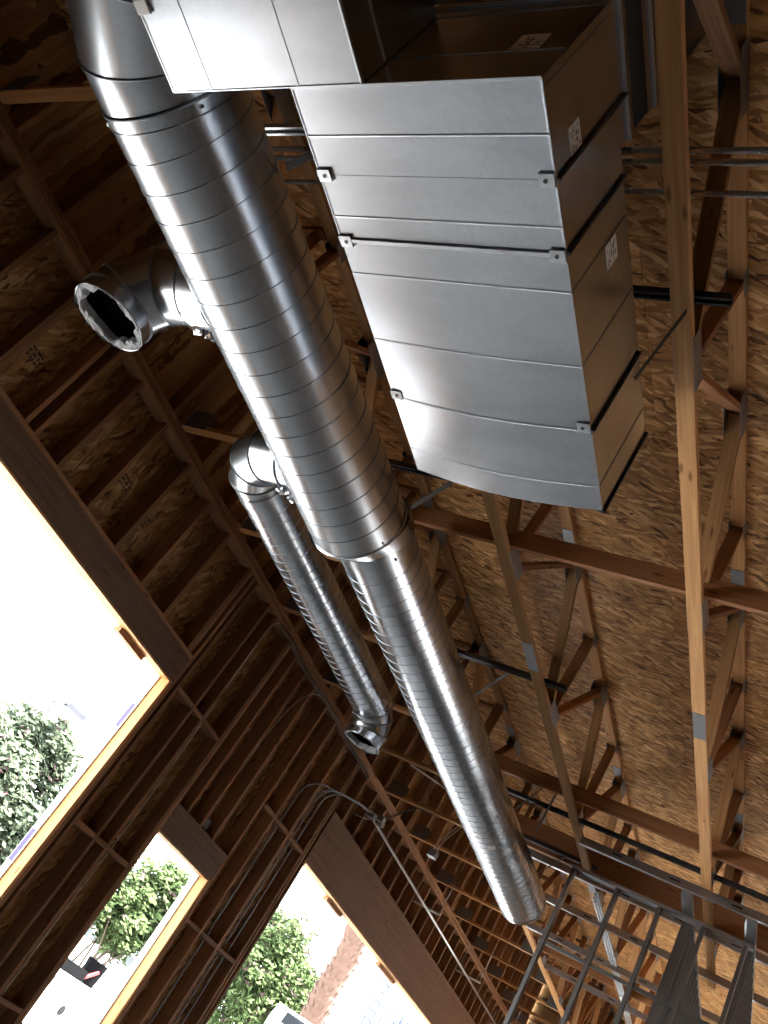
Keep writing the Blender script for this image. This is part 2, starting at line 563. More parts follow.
# OSB sheathing in separate sheets
hmember('bottom_plate', W1A, W1B, FLOOR + 0.02, 0.037)
def sheets(xa, xb, za, zb):
    ny = max(1, math.ceil((zb - za) / 2.44 - 0.02)); nx = max(1, math.ceil((xb - xa) / 1.22 - 0.02))
    for i in range(nx):
        for j in range(ny):
            a0, a1 = xa + (xb - xa) * i / nx, xa + (xb - xa) * (i + 1) / nx
            c0, c1 = za + (zb - za) * j / ny, za + (zb - za) * (j + 1) / ny
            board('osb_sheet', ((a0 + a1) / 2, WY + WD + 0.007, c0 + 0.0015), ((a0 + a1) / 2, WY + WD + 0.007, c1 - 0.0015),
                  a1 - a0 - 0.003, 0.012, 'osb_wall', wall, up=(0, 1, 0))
sheets(W1A, W1B, FLOOR, SILL)
box('house_wrap', W1A, W1B, WY + WD + 0.0135, WY + WD + 0.018, FLOOR, SILL, 'wrap', wall)
for xa, xb, z0 in ((X0, W1A, FLOOR), (W1A, 5.585, HEAD), (5.585, W2A, FLOOR), (W2A, W2B, H2), (W2B, W3A, FLOOR), (W3A, W3B, GL0), (W3B, X1, FLOOR)):
    sheets(xa, xb, z0, PL0 + 0.05)
    n_ = max(1, round((xb - xa) / 2.44))
    for i in range(n_):
        a0, a1 = xa + (xb - xa) * i / n_, xa + (xb - xa) * (i + 1) / n_
        zt = roofz(a1) - 0.002
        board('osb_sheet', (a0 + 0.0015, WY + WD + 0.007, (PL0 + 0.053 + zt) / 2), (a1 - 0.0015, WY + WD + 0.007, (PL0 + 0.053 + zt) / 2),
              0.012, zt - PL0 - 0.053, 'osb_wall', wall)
# white weather wrap outside, turned into the openings
for xa, xb, z0, z1 in ((X0, W1A, FLOOR, 4.6), (W1A, 5.585, HEAD, 4.6), (5.585, W2A, FLOOR, 4.6), (W2A, W2B, H2, 4.6), (W2B, W3A, FLOOR, 4.6), (W3A, W3B, GL0, 4.6), (W3B, X1, FLOOR, 4.6)):
    box('house_wrap', xa, xb, WY + WD + 0.0135, WY + WD + 0.018, z0, z1, 'wrap', wall)
for xe, z1, s in ((W1B, HEAD, -1), (W2B, H2, -1)):
    box('wrap_return', xe + s * 0.014, xe + s * 0.001, WY + WD - 0.035, WY + WD + 0.03, FLOOR + 0.04, z1 - 0.02, 'wrap', wall)
for z0, z1 in ((0.16, 0.42), (1.36, 1.58)):
    b = MB(); b.box(W1B - 0.0165, W1B - 0.0142, WY + WD - 0.02, WY + WD + 0.02, z0, z1)
    b.build('wrap_print', 'wrap_ink', wall)
# black ink stamps on the sheathing
def stamp(x, z, w, h):
    b = MB()
    for r_ in range(3):
        xx = x
        while xx < x + w:
            l_ = rnd.uniform(0.012, 0.05)
            b.box(xx, min(xx + l_, x + w), WY + WD - 0.0006, WY + WD + 0.002, z + r_ * h / 3, z + r_ * h / 3 + h / 3 * rnd.uniform(0.4, 0.75))
            xx += l_ + rnd.uniform(0.006, 0.018)
    b.build('grade_stamp', 'ink', wall)
for x, z in ((2.70, 2.5), (4.28, 2.50), (4.68, 2.42), (3.93, 2.55), (1.9, 2.5)):
    stamp(x, z, 0.13, 0.10)

# ---------------------------------------------------------------- other walls (mostly behind the camera) with their openings
def shell(name, label, spans, horizontal, at_, thick):
    w_ = empty(name, (at_ if not horizontal else 0, at_ if horizontal else 0, FLOOR), label, 'wall', kind='structure')
    for a0, a1, z0, z1 in spans:
        if horizontal: box('wall_panel', a0, a1, at_, at_ + thick, z0, z1, 'osb_wall', w_)
        else: box('wall_panel', at_, at_ + thick, a0, a1, z0, z1, 'osb_wall', w_)
    return w_
shell('wall_right', 'sheathed wall on the far right side of the room', [(-7, 16.5, FLOOR, 4.5), (16.5, 19.5, 1.9, 4.5), (19.5, 21.2, FLOOR, 4.5)], True, -9.2, 0.15)
shell('wall_back', 'sheathed wall behind the viewer', [(-9.2, 5.2, FLOOR, 4.0)], False, -7.2, 0.15)
shell('wall_far', 'sheathed end wall beyond the metal partition', [(-9.2, -8.6, FLOOR, 4.6), (-8.6, -0.5, 0.9, 4.6), (-0.5, 5.45, FLOOR, 4.6)], False, 21.05, 0.15)

# ---------------------------------------------------------------- roof deck of OSB sheets
deck_m = MB()
xa, xb, ya, yb = -7.4, 21.4, -9.4, 5.30
def rz(x): return roofz(x)
vs = [(x, y, rz(x) + dz) for dz in (0.016, 0.10) for x, y in ((xa, ya), (xb, ya), (xb, yb), (xa, yb))]
deck_m.add(vs, [(0, 1, 2, 3), (7, 6, 5, 4), (0, 4, 5, 1), (1, 5, 6, 2), (2, 6, 7, 3), (3, 7, 4, 0)])
deck = deck_m.build('ceiling', 'asphalt')
props(deck, 'underside of the OSB roof deck above the trusses', 'ceiling', kind='structure')
row = 0
x = -7.2
slope = Vector((1, 0, 0.028)).normalized()
upn = Vector((-0.028, 0, 1)).normalized()
while x < 21.2:
    y = -9.3 + (0.0 if row % 2 else -1.22)
    while y < 5.2:
        y0, y1 = max(y, -9.35), min(y + 2.438, 5.215)
        if y1 - y0 > 0.1:
            xm = x + 0.6095
            c = Vector((xm, (y0 + y1) / 2, rz(xm) + 0.007))
            mt = Matrix((Vector((0, 1, 0)), upn.cross(Vector((0, 1, 0))), upn)).transposed().to_4x4()
            mt.translation = c
            link('osb_sheet', prism_mesh(y1 - y0 - 0.003, 1.2165, 0.0125, 'osb'), None, deck, mt)
        y += 2.4385
    x += 1.2195
    row += 1

# ---------------------------------------------------------------- roof trusses
def plate_xz(name, x, y, z, l, h, parent, ang=0.0):
    """toothed metal plate lying in an X-Z plane"""
    d = Vector((math.cos(ang), 0, math.sin(ang)))
    p = Vector((x, y, z))
    return board(name, p - d * l / 2, p + d * l / 2, 0.0025, h, 'plate', parent)

def truss(yc_, xa, xb, nodes, label, group='long roof trusses', splices=(), shift=0.0):
    t = empty('roof_truss', ((xa + xb) / 2, yc_, TB), label, 'truss', group)
    w = 0.09
    # chords in lengths
    board('bottom_chord', (xa, yc_, TB + 0.019), (xb, yc_, TB + 0.019), w, 0.038, 'fir', t)
    board('top_chord', (xa, yc_, tcz(xa) + 0.018), (xb, yc_, tcz(xb) + 0.018), w, 0.036, 'fir', t)
    for n_ in nodes:
        for dx, mat in ((-0.92, 'fir'), (0.08, 'red_fir'), (0.93, 'red_fir')):
            xt = n_ + dx
            if xt < xa + 0.05 or xt > xb - 0.05: continue
            xb_ = n_ + (-0.055 if dx < -0.5 else 0.045 if dx > 0.5 else 0.0)
            board('web', (xb_, yc_, TB + 0.040), (xt, yc_, tcz(xt) - 0.003), w - 0.004, 0.036, mat, t, up=(1, 0, 0.001))
        for s in (-1, 1):
            plate_xz('gusset_plate', n_, yc_ + s * (w / 2 + 0.0015), TB + 0.055, 0.30, 0.105, t)
            plate_xz('gusset_plate', n_ + 0.93, yc_ + s * (w / 2 + 0.0015), tcz(n_ + 0.93) - 0.03, 0.30, 0.12, t)
            plate_xz('gusset_plate', n_ + 0.08, yc_ + s * (w / 2 + 0.0015), tcz(n_) - 0.0, 0.13, 0.075, t)
    for sx, l_ in splices:
        box('splice_plate', sx - l_ / 2, sx + l_ / 2, yc_ - 0.043, yc_ + 0.043, TB - 0.0026, TB - 0.0002, 'plate', t)
    for sx in [n_ + 0.62 for n_ in nodes[1::2]]:
        box('splice_plate', sx - 0.1, sx + 0.1, yc_ - 0.043, yc_ + 0.043, tcz(sx) - 0.0075, tcz(sx) - 0.004, 'plate', t)
    return t
N1 = [-1.08, 0.80, 2.68, 4.57, 6.47, 8.42, 10.3]
N2 = N1 + [12.2, 14.1, 16.0, 17.9, 19.8]
truss(1.172, -7.0, 11.4, N1, 'long timber truss beside the wide metal box, its bottom chord nearest the right edge', splices=((5.80, 0.33),))
truss(2.415, -7.0, 20.9, N2, 'long timber truss running out from under the wide metal box', splices=((5.62, 0.36), (9.95, 0.3), (11.6, 0.3)))
truss(3.675, -7.0, 20.9, N2, 'long timber girder truss hidden behind the big round duct, showing past its end')
for y, lb in ((-0.07, 'long timber truss overhead beyond the right edge'), (-1.30, 'second long timber truss beyond the right edge'), (-2.54, 'third long timber truss beyond the right edge'), (-3.78, 'fourth long timber truss beyond the right edge')):
    truss(y, -7.0, 20.9, N2, lb)

# short jack trusses from the wall plate to the girder truss
ORD = ['first', 'second', 'third', 'fourth', 'fifth', 'sixth', 'seventh', 'eighth', 'ninth', 'tenth', 'eleventh', 'twelfth', 'thirteenth', 'fourteenth', 'fifteenth']
for i, jx in enumerate(JX):
    t = empty('jack_truss', (jx, WY, TB), 'short timber jack truss from wall plate to girder truss, %s counted from the near end' % ORD[i], 'truss', 'short jack trusses')
    y0, y1 = 3.727, 5.20
    zb = PL1 + 0.002
    board('bottom_chord', (jx, y0, zb + 0.019), (jx, y1, zb + 0.019), 0.075, 0.038, 'fir', t)
    board('top_chord', (jx, y0, tcz(jx) + 0.0165), (jx, y1, tcz(jx) + 0.0165), 0.075, 0.033, 'red_fir', t)
    board('web', (jx, y0 + 0.06, zb + 0.040), (jx, y0 + 0.06, tcz(jx) - 0.002), 0.07, 0.036, 'red_fir', t, up=(0, 1, 0))
    for s in (-1, 1):
        for yy, l_ in ((WY - 0.13, 0.22), (y0 + 0.12, 0.22)):
            board('gusset_plate', (jx + s * 0.0392, yy - l_ / 2, zb + 0.085), (jx + s * 0.0392, yy + l_ / 2, zb + 0.085), 0.0025, 0.17, 'plate', t)

# lateral braces on edge, lying over the bottom chords
BR = [(0.86, 'nearest lateral brace board overhead'), (4.40, 'reddish brace board crossing the trusses just past the metal box'), (7.98, 'reddish brace board crossing the trusses in front of the metal rails'), (13.6, 'reddish brace board crossing beyond the metal partition')]
for x, lb in BR:
    o = board('brace_board', (x, -4.0, TB + 0.038 + 0.075), (x, 3.60, TB + 0.038 + 0.075), 0.038, 0.14, 'red_fir')
    props(o, lb, 'brace', 'lateral braces')
# deep strongback between the trusses
o = board('strongback_beam', (9.72, -4.0, TB + 0.04 + 0.15), (9.72, 3.60, TB + 0.04 + 0.15), 0.09, 0.29, 'red_fir')
props(o, 'deep reddish beam crossing the trusses behind the galvanised rails', 'beam')

# ---------------------------------------------------------------- spiral duct
def ring_pts(P, d, n, u, r, seg):
    """circle of a tube with axis d cut by the plane through P with normal n"""
    v = d.cross(u)
    out = []
    for k in range(seg):
        a = 2 * PI * k / seg
        q = (u * math.cos(a) + v * math.sin(a)) * r
        q = q - d * (q.dot(n) / d.dot(n))
        out.append(P + q)
    return out

def tube_piece(name, P0, P1, n0, n1, u, r0, r1, mat, parent, seg=64, caps=(False, False)):
    P0, P1 = Vector(P0), Vector(P1)
    d = (P1 - P0).normalized()
    a = ring_pts(P0, d, n0, u, r0, seg); b_ = ring_pts(P1, d, n1, u, r1, seg)
    fs = [(k, (k + 1) % seg, seg + (k + 1) % seg, seg + k) for k in range(seg)]
    vs = a + b_
    if caps[0]: fs.append(tuple(range(seg - 1, -1, -1)))
    if caps[1]: fs.append(tuple(range(seg, 2 * seg)))
    me = mesh(name, vs, fs)
    for p in me.polygons: p.use_smooth = len(p.vertices) == 4
    return link(name, me, mat, parent)

def hoop(name, P, d, n, u, r, t, mat, parent, seg=64):
    """raised rib around a tube"""
    P = Vector(P)
    prof = [(-t, 0), (-t * 0.5, t * 0.8), (t * 0.5, t * 0.8), (t, 0)]
    vs = []
    for off, dr in prof:
        vs += ring_pts(P + d * off, d, n, u, r + dr, seg)
    fs = []
    for j in range(3):
        fs += [(j * seg + k, j * seg + (k + 1) % seg, (j + 1) * seg + (k + 1) % seg, (j + 1) * seg + k) for k in range(seg)]
    me = mesh(name, vs, fs, True)
    return link(name, me, mat, parent)

def gored(parent, P, d0, d1, R, r, k, mat, seam, turn=PI / 2, seg=64):
    """gored 90 degree elbow starting at P heading d0, leaving along d1; returns end point"""
    P, d0, d1 = Vector(P), Vector(d0).normalized(), Vector(d1).normalized()
    u = d0.cross(d1).normalized()
    C = P + d1 * R
    def dirn(a): return (d0 * math.cos(a) + d1 * math.sin(a)).normalized()
    step = turn / (k - 1)
    pts = [P]; dirs = []
    rad = R / math.cos(step / 2)
    for i in range(k - 1):
        a = step * (i + 0.5)
        pts.append(C + (d0 * math.sin(a) - d1 * math.cos(a)) * rad)
    pts.append(C + (d0 * math.sin(turn) - d1 * math.cos(turn)) * R)
    for i in range(k):
        dd = (pts[i + 1] - pts[i]).normalized()
        n0 = dd if i == 0 else ((pts[i + 1] - pts[i]).normalized() + (pts[i] - pts[i - 1]).normalized()).normalized()
        n1 = dd if i == k - 1 else ((pts[i + 2] - pts[i + 1]).normalized() + dd).normalized()
        g = tube_piece('elbow_gore', pts[i], pts[i + 1], n0, n1, u, r, r, mat, parent, seg)
        if i > 0:
            hoop('gore_seam', pts[i], dd, n0, u, r, 0.007, seam, parent, seg)
    return pts[-1], u

def helix(name, c, axis_x0, axis_x1, r, pitch, mat, parent, w=0.0035, h=0.0022, seg=96, phase=0.0, c1=None):
    """lock seam wound along a duct parallel to X; c = (y, z)"""
    turns = (axis_x1 - axis_x0) / pitch
    n = int(turns * seg)
    vs, fs = [], []
    for i in range(n + 1):
        a = 2 * PI * i / seg + phase
        x = axis_x0 + pitch * i / seg
        cy = c[0] if c1 is None else c[0] + (c1[0] - c[0]) * i / n
        for dx, dr in ((-w, -0.0005), (-w * 0.6, h), (w * 0.6, h), (w, -0.0005)):
            vs.append((x + dx, cy + (r + dr) * math.cos(a), c[1] + (r + dr) * math.sin(a)))
    for i in range(n):
        for j in range(3):
            fs.append((i * 4 + j, i * 4 + j + 1, i * 4 + 5 + j, i * 4 + 4 + j))
    return link(name, mesh(name, vs, fs, True), mat, parent)

EX, EZ = Vector((1, 0, 0)), Vector((0, 0, 1))
EYv = Vector((0, 1, 0))
MY, MZ, MR = 3.09, 2.72, 0.305
main = empty('main_spiral_duct', (4.0, MY, MZ - MR), 'big round spiral duct with a stepped-down tail hanging under the trusses', 'duct')
NY = MY + 0.035                  # the near end hangs a little closer to the wall
tube_piece('spiral_section', (1.16, NY, MZ), (3.86, MY, MZ), EX, EX, EZ, MR, MR, 'duct', main, 96)
helix('spiral_seam', (NY, MZ), 1.24, 3.82, MR, 0.14, 'seam', main, c1=(MY, MZ))
tube_piece('coupling_band', (1.15, NY, MZ), (1.21, NY, MZ), EX, EX, EZ, MR + 0.004, MR + 0.004, 'duct', main, 96)
hoop('coupling_seam', (1.21, NY, MZ), EX, EX, EZ, MR + 0.002, 0.005, 'seam', main, 96)
hoop('coupling_seam', (1.15, NY, MZ), EX, EX, EZ, MR + 0.002, 0.009, 'seam', main, 96)
e_, u_ = gored(main, (1.16, NY, MZ), -EX, -EYv, 0.90, MR, 3, 'duct', 'seam', seg=96, turn=PI / 4)
dd_ = Vector((-1, -1, 0)).normalized()
tube_piece('angled_section', e_, e_ + dd_ * 0.12, dd_, dd_, EZ, MR, MR, 'duct', main, 96)
SY, SZ, SR = 3.045, 2.745, 0.253
hoop('reducer_rim', (3.86, MY, MZ), EX, EX, EZ, MR, 0.009, 'duct', main, 96)
tube_piece('reducer', (3.86, MY, MZ), (3.97, SY, SZ), EX, EX, EZ, MR, SR + 0.006, 'duct', main, 96)
tube_piece('reducer_collar', (3.97, SY, SZ), (4.06, SY, SZ), EX, EX, EZ, SR + 0.006, SR + 0.006, 'duct', main, 96)
DEND = 10.02
tube_piece('spiral_tail', (4.00, SY, SZ), (DEND, SY, SZ), EX, EX, EZ, SR, SR, 'duct2', main, 96)
helix('spiral_seam', (SY, SZ), 4.12, DEND - 0.03, SR, 0.112, 'seam2', main, w=0.003, h=0.002, seg=96)
tube_piece('end_cap', (DEND - 0.05, SY, SZ), (DEND + 0.01, SY, SZ), EX, EX, EZ, SR + 0.004, SR + 0.004, 'duct2', main, 96, (False, True))
b = MB()
for a in (0.6, 1.9, 3.6, 5.2):
    for x, c, r in ((1.18, (NY, MZ), MR + 0.006), (3.83, (MY, MZ), MR), (4.03, (SY, SZ), SR + 0.009)):
        b.box(x - 0.006, x + 0.006, c[0] + r * math.cos(a) - 0.006, c[0] + r * math.cos(a) + 0.006, c[1] + r * math.sin(a) - 0.006, c[1] + r * math.sin(a) + 0.006)
props(b.build('sheet_metal_screw', 'plate', main), kind='stuff')
b = MB()                                   # little white printed sticker near the tail end
for k in range(6):
    a0 = math.radians(232 + k * 3); a1 = math.radians(232 + (k + 1) * 3)
    r = SR + 0.004
    b.add([(8.05, SY + r * math.cos(a0), SZ + r * math.sin(a0)), (8.05, SY + r * math.cos(a1), SZ + r * math.sin(a1)),
           (8.12, SY + r * math.cos(a1), SZ + r * math.sin(a1)), (8.12, SY + r * math.cos(a0), SZ + r * math.sin(a0))], [(0, 1, 2, 3)])
b.build('sticker', 'paper', main)

def lined_mouth(parent, c, r, depth, jag, seed):
    """open duct end facing down: crinkled grey lining around a dark throat"""
    rr = random.Random(seed)
    n = 72
    c = Vector(c)
    vs, fs = [], []
    inner = [r * (1 - jag * rr.uniform(0.85, 1.0) * (0.72 + 0.28 * math.sin(k * 0.55 + 1.5 * math.sin(k * 0.21)))) for k in range(n)]
    for j, t in enumerate((0.0, 0.35, 0.7, 1.0)):
        for k in range(n):
            a = 2 * PI * k / n
            q = (r - 0.004) * (1 - t) + inner[k] * t
            dz = rr.uniform(-0.006, 0.006) + (0.012 if j == 3 else 0.003)
            vs.append(c + Vector((q * math.cos(a), q * math.sin(a), dz)))
    for k in range(n):
        a = 2 * PI * k / n
        vs.append(c + Vector((inner[k] * 1.02 * math.cos(a), inner[k] * 1.02 * math.sin(a), 0.05)))
    for j in range(4):
        fs += [(j * n + k, j * n + (k + 1) % n, (j + 1) * n + (k + 1) % n, (j + 1) * n + k) for k in range(n)]
    link('insulation_lining', mesh('lining', vs, fs), 'fibre', parent)
    b_ = MB()
    b_.tube([c + Vector((0, 0, 0.045)), c + Vector((0, 0, depth))], r * 0.985, 48, False)
    top = [c + Vector((r * 0.985 * math.cos(2 * PI * k / 48), r * 0.985 * math.sin(2 * PI * k / 48), depth)) for k in range(48)]
    b_.add(top, [tuple(range(48))])
    b_.build('throat', 'void', parent)

def foil_clump(parent, c, s, seed):
    rr = random.Random(seed)
    bm = bmesh.new()
    bmesh.ops.create_icosphere(bm, subdivisions=2, radius=1.0)
    for v in bm.verts:
        v.co = Vector(c) + Vector((v.co.x * s[0], v.co.y * s[1], v.co.z * s[2])) * rr.uniform(0.55, 1.15)
    me = bpy.data.meshes.new('foil'); bm.to_mesh(me); bm.free()
    link('foil_seal', me, 'foil', parent)

# take-off elbow turned down with its lined mouth open
TX, TR = 2.19, 0.213
to = empty('takeoff_elbow', (TX, 3.93, 2.36), 'short shiny elbow with open lined mouth on the side of the big duct', 'duct elbow')
MS = MY + MR
tube_piece('saddle_collar', (TX, MS - 0.06, MZ), (TX, MS + 0.10, MZ), EYv, EYv, EZ, TR + 0.012, TR + 0.012, 'duct2', to)
hoop('collar_seam', (TX, MS + 0.10, MZ), EYv, EYv, EZ, TR + 0.010, 0.007, 'seam2', to)
tube_piece('neck', (TX, MS, MZ), (TX, 3.62, MZ), EYv, EYv, EZ, TR, TR, 'duct2', to)
end, u = gored(to, (TX, 3.62, MZ), EYv, -EZ, 0.31, TR, 3, 'duct2', 'seam2')
tube_piece('mouth_band', end + Vector((0, 0, 0.05)), end + Vector((0, 0, -0.03)), EZ, EZ, EX, TR + 0.006, TR + 0.006, 'duct2', to)
hoop('mouth_seam', end + Vector((0, 0, 0.05)), EZ, EZ, EX, TR + 0.004, 0.009, 'seam2', to)
hoop('mouth_rim', end + Vector((0, 0, -0.028)), EZ, EZ, EX, TR + 0.003, 0.006, 'duct2', to)
lined_mouth(to, end + Vector((0, 0, -0.03)), TR, 0.12, 0.29, 3)
foil_clump(to, (TX + 0.10, MS + 0.06, MZ - TR * 0.93), (0.05, 0.045, 0.03), 5)
foil_clump(to, (TX + 0.16, MS + 0.01, MZ - TR * 0.80), (0.04, 0.05, 0.04), 6)
foil_clump(to, (TX + 0.02, MS + 0.09, MZ - TR * 0.99), (0.045, 0.03, 0.02), 7)

# branch duct running parallel
BY, BZ, BRR = 3.845, 2.72, 0.172
BXs, BXe = 3.73, 6.40
br = empty('branch_spiral_duct', (5.0, BY, BZ - BRR), 'slim round spiral branch duct beside the big duct, ending in a down-turned open mouth', 'duct')
tube_piece('tap_neck', (BXs - 0.30, MS - 0.08, BZ), (BXs - 0.30, BY - 0.30, BZ), EYv, EYv, EZ, BRR, BRR, 'duct', br)
hoop('collar_seam', (BXs - 0.30, MS + 0.05, BZ), EYv, EYv, EZ, BRR, 0.008, 'seam', br)
gored(br, (BXs - 0.30, BY - 0.30, BZ), EYv, EX, 0.30, BRR, 4, 'duct', 'seam')
tube_piece('spiral_section', (BXs, BY, BZ), (BXe, BY, BZ), EX, EX, EZ, BRR - 0.002, BRR - 0.002, 'duct2', br)
hoop('collar_seam', (BXs + 0.01, BY, BZ), EX, EX, EZ, BRR, 0.006, 'seam', br)
tube_piece('coupling_band', (BXs, BY, BZ), (BXs + 0.09, BY, BZ), EX, EX, EZ, BRR + 0.003, BRR + 0.003, 'duct', br)
helix('spiral_seam', (BY, BZ), BXs + 0.12, BXe - 0.02, BRR - 0.002, 0.088, 'seam2', br, w=0.0028, h=0.002, seg=64, phase=0.0)
end, u = gored(br, (BXe, BY, BZ), EX, -EZ, 0.24, BRR, 4, 'duct2', 'seam2')
tube_piece('mouth_band', end + Vector((0, 0, 0.01)), end + Vector((0, 0, -0.05)), EZ, EZ, EX, BRR + 0.004, BRR + 0.004, 'duct2', br)
hoop('mouth_rim', end + Vector((0, 0, -0.048)), EZ, EZ, EX, BRR + 0.002, 0.005, 'duct2', br)
lined_mouth(br, end + Vector((0, 0, -0.05)), BRR, 0.12, 0.24, 9)
foil_clump(br, (BXs - 0.20, MS + 0.05, BZ - BRR * 0.96), (0.045, 0.04, 0.03), 15)
foil_clump(br, (BXs - 0.13, MS + 0.02, BZ - BRR * 0.85), (0.035, 0.045, 0.035), 16)
# square patch of foil tape on the lower elbow
b = MB()
for x0, x1, a0, a1 in ((BXe + 0.07, BXe + 0.13, 205, 232),):
    pass
foil_clump(br, (BXe + 0.06, BY + BRR * 0.62, BZ - BRR * 0.80), (0.035, 0.02, 0.02), 17)

# ---------------------------------------------------------------- rectangular supply box
bx = empty('rectangular_duct_box', (1.9, 1.75, 2.45), 'wide rectangular sheet metal duct box with bright sagging underside', 'duct')
A0, A1 = 1.065, 2.925           # near and far end
Q0, Q1 = 1.285, 2.235           # right and left side
K0, K1 = 2.45, 2.965            # underside and top
RX = 1.545                      # far face of the riser
def sag(x, y):
    v = (y - Q0) / (Q1 - Q0)
    s = max(0.0, min(1.0, (x - 1.70) / 1.1))
    return -0.042 * math.sin(PI * v) * s * s * (3 - 2 * s)
def underside(name, xa, xb, mat, z=0.0, nx=10, ny=16):
    vs = [(xa + (xb - xa) * i / nx, Q0 + (Q1 - Q0) * j / ny, 0) for i in range(nx + 1) for j in range(ny + 1)]
    vs = [(x, y, K0 + z + sag(x, y)) for x, y, _ in vs]
    fs = [(i * (ny + 1) + j, i * (ny + 1) + j + 1, (i + 1) * (ny + 1) + j + 1, (i + 1) * (ny + 1) + j) for i in range(nx) for j in range(ny)]
    me = mesh(name, vs, fs, True)
    return link(name, me, mat, bx)
underside('bottom_sheet', A0, 1.386, 'box'); underside('bottom_sheet', 1.388, 1.652, 'box')
underside('bottom_sheet', 1.655, 2.457, 'box'); underside('bottom_sheet', 2.46, A1, 'box')
def bead(x, h=0.0028, w=0.006):
    ny = 20
    vs, fs = [], []
    for j in range(ny + 1):
        y = Q0 + 0.004 + (Q1 - Q0 - 0.008) * j / ny
        for dx, dz in ((-w, 0.001), (-w * 0.4, -h), (w * 0.4, -h), (w, 0.001)):
            vs.append((x + dx, y, K0 + sag(x, y) + dz))
    for j in range(ny):
        for k in range(3):
            fs.append((j * 4 + k, j * 4 + k + 1, j * 4 + 5 + k, j * 4 + 4 + k))
    link('stiffening_bead', mesh('bead', vs, fs, True), 'box', bx)
for x in (1.238, 1.556, 1.81, 2.137, 2.775):
    bead(x)
bead(2.457, 0.004, 0.007)
# side sheets: right (-Y), left (+Y), ends, top
def quad(name, pts, mat, parent, t=0.0012):
    p = [Vector(q) for q in pts]
    n = (p[1] - p[0]).cross(p[3] - p[0]).normalized() * t
    return link(name, mesh(name, p + [q - n for q in p], [(0, 1, 2, 3), (7, 6, 5, 4), (0, 4, 5, 1), (1, 5, 6, 2), (2, 6, 7, 3), (3, 7, 4, 0)]), mat, parent)
ZR = 3.035                       # top of the riser sheet metal
for y, nm in ((Q0, 'side_sheet'), (Q1, 'side_sheet')):
    quad(nm, [(A0, y, K0), (1.386, y, K0), (1.386, y, ZR), (A0, y, ZR)], 'box', bx)
    quad(nm, [(1.389, y, K0), (RX, y, K0), (RX, y, ZR), (1.389, y, ZR)], 'box', bx)
    quad(nm, [(RX, y, K0), (1.652, y, K0), (1.652, y, K1), (RX, y, K1)], 'box', bx)
    quad(nm, [(1.655, y, K0), (2.457, y, K0), (2.457, y, K1), (1.655, y, K1)], 'box', bx)
    quad(nm, [(2.460, y, K0), (A1, y, K0), (A1, y, K1), (2.460, y, K1)], 'box', bx)
quad('near_end_sheet', [(A0, Q1, K0), (A0, Q0, K0), (A0, Q0, ZR), (A0, Q1, ZR)], 'box', bx)
quad('far_end_sheet', [(A1, Q0, K0), (A1, Q1, K0), (A1, Q1, K1), (A1, Q0, K1)], 'box', bx)
quad('top_sheet', [(RX, Q0, K1), (A1, Q0, K1), (A1, Q1, K1), (RX, Q1, K1)], 'box', bx)
quad('riser_far_sheet', [(RX, Q0, K1), (RX, Q1, K1), (RX, Q1, ZR), (RX, Q0, ZR)], 'box', bx)
def rim(name, z0, z1, out, mat):
    for y0, y1, x0, x1 in ((Q0 - out, Q0 + 0.002, A0 - out, RX + out), (Q1 - 0.002, Q1 + out, A0 - out, RX + out),
                           (Q0 + 0.002, Q1 - 0.002, A0 - out, A0 + 0.002), (Q0 + 0.002, Q1 - 0.002, RX - 0.002, RX + out)):
        box(name, x0, x1, y0, y1, z0, z1, mat, bx)
rim('riser_flange', ZR - 0.004, ZR + 0.004, 0.012, 'track')
rim('riser_upper_band', ZR + 0.004, ZR + 0.05, 0.003, 'box')
rim('flexible_connector', ZR + 0.05, ZR + 0.19, 0.001, 'rubber')
rim('curb_band', ZR + 0.19, ZR + 0.25, 0.004, 'box')
rim('curb_flange', ZR + 0.25, ZR + 0.258, 0.014, 'track')
rim('curb_sleeve', ZR + 0.258, tcz(A0) + 0.02, 0.002, 'box')
# standing joints on the sides and corners, hem strips along the lower edges
for x, zt in ((1.3875, ZR), (1.6535, K1), (2.4585, K1)):
    for y, s in ((Q0, -1), (Q1, 1)):
        box('standing_joint', x - 0.006, x + 0.006, min(y, y + s * 0.014), max(y, y + s * 0.014), K0 - 0.002, zt, 'seam', bx)
for x in (1.10, 1.81, 2.137, 2.775):
    box('side_bead', x - 0.004, x + 0.004, Q0 - 0.004, Q0 + 0.001, K0 + 0.01, K1 - 0.01, 'box', bx)
box('joint_cleat', 1.648, 1.666, Q0 + 0.01, Q1 - 0.01, K0 - 0.010, K0 + 0.001, 'track', bx)
for y in (Q0, Q1):
    box('edge_hem', A0, 1.65, y - 0.004, y + 0.004, K0 - 0.003, K0 + 0.012, 'box', bx)
box('near_edge_hem', A0 - 0.006, A0 + 0.008, Q0, Q1, K0 - 0.003, K0 + 0.006, 'box', bx)
box('far_edge_hem', A1 - 0.004, A1 + 0.012, Q0 - 0.01, Q0 + 0.004, K0 - 0.004, K1 + 0.004, 'rubber', bx)
# bent corner clips
for x, y, s in ((1.385, Q0, 1), (1.385, Q1, -1), (1.66, Q0, 1), (1.66, Q1, -1), (2.44, Q0, 1), (2.44, Q1, -1)):
    cl = box('corner_clip', x - 0.025, x + 0.025, min(y, y + s * 0.055), max(y, y + s * 0.055), K0 - 0.012, K0 - 0.002, 'track', bx)
    b = MB(); b.tube([(x, y + s * 0.03, K0 - 0.0125), (x, y + s * 0.03, K0 - 0.015)], 0.008, 10)
    b.build('clip_bolt', 'black', cl)
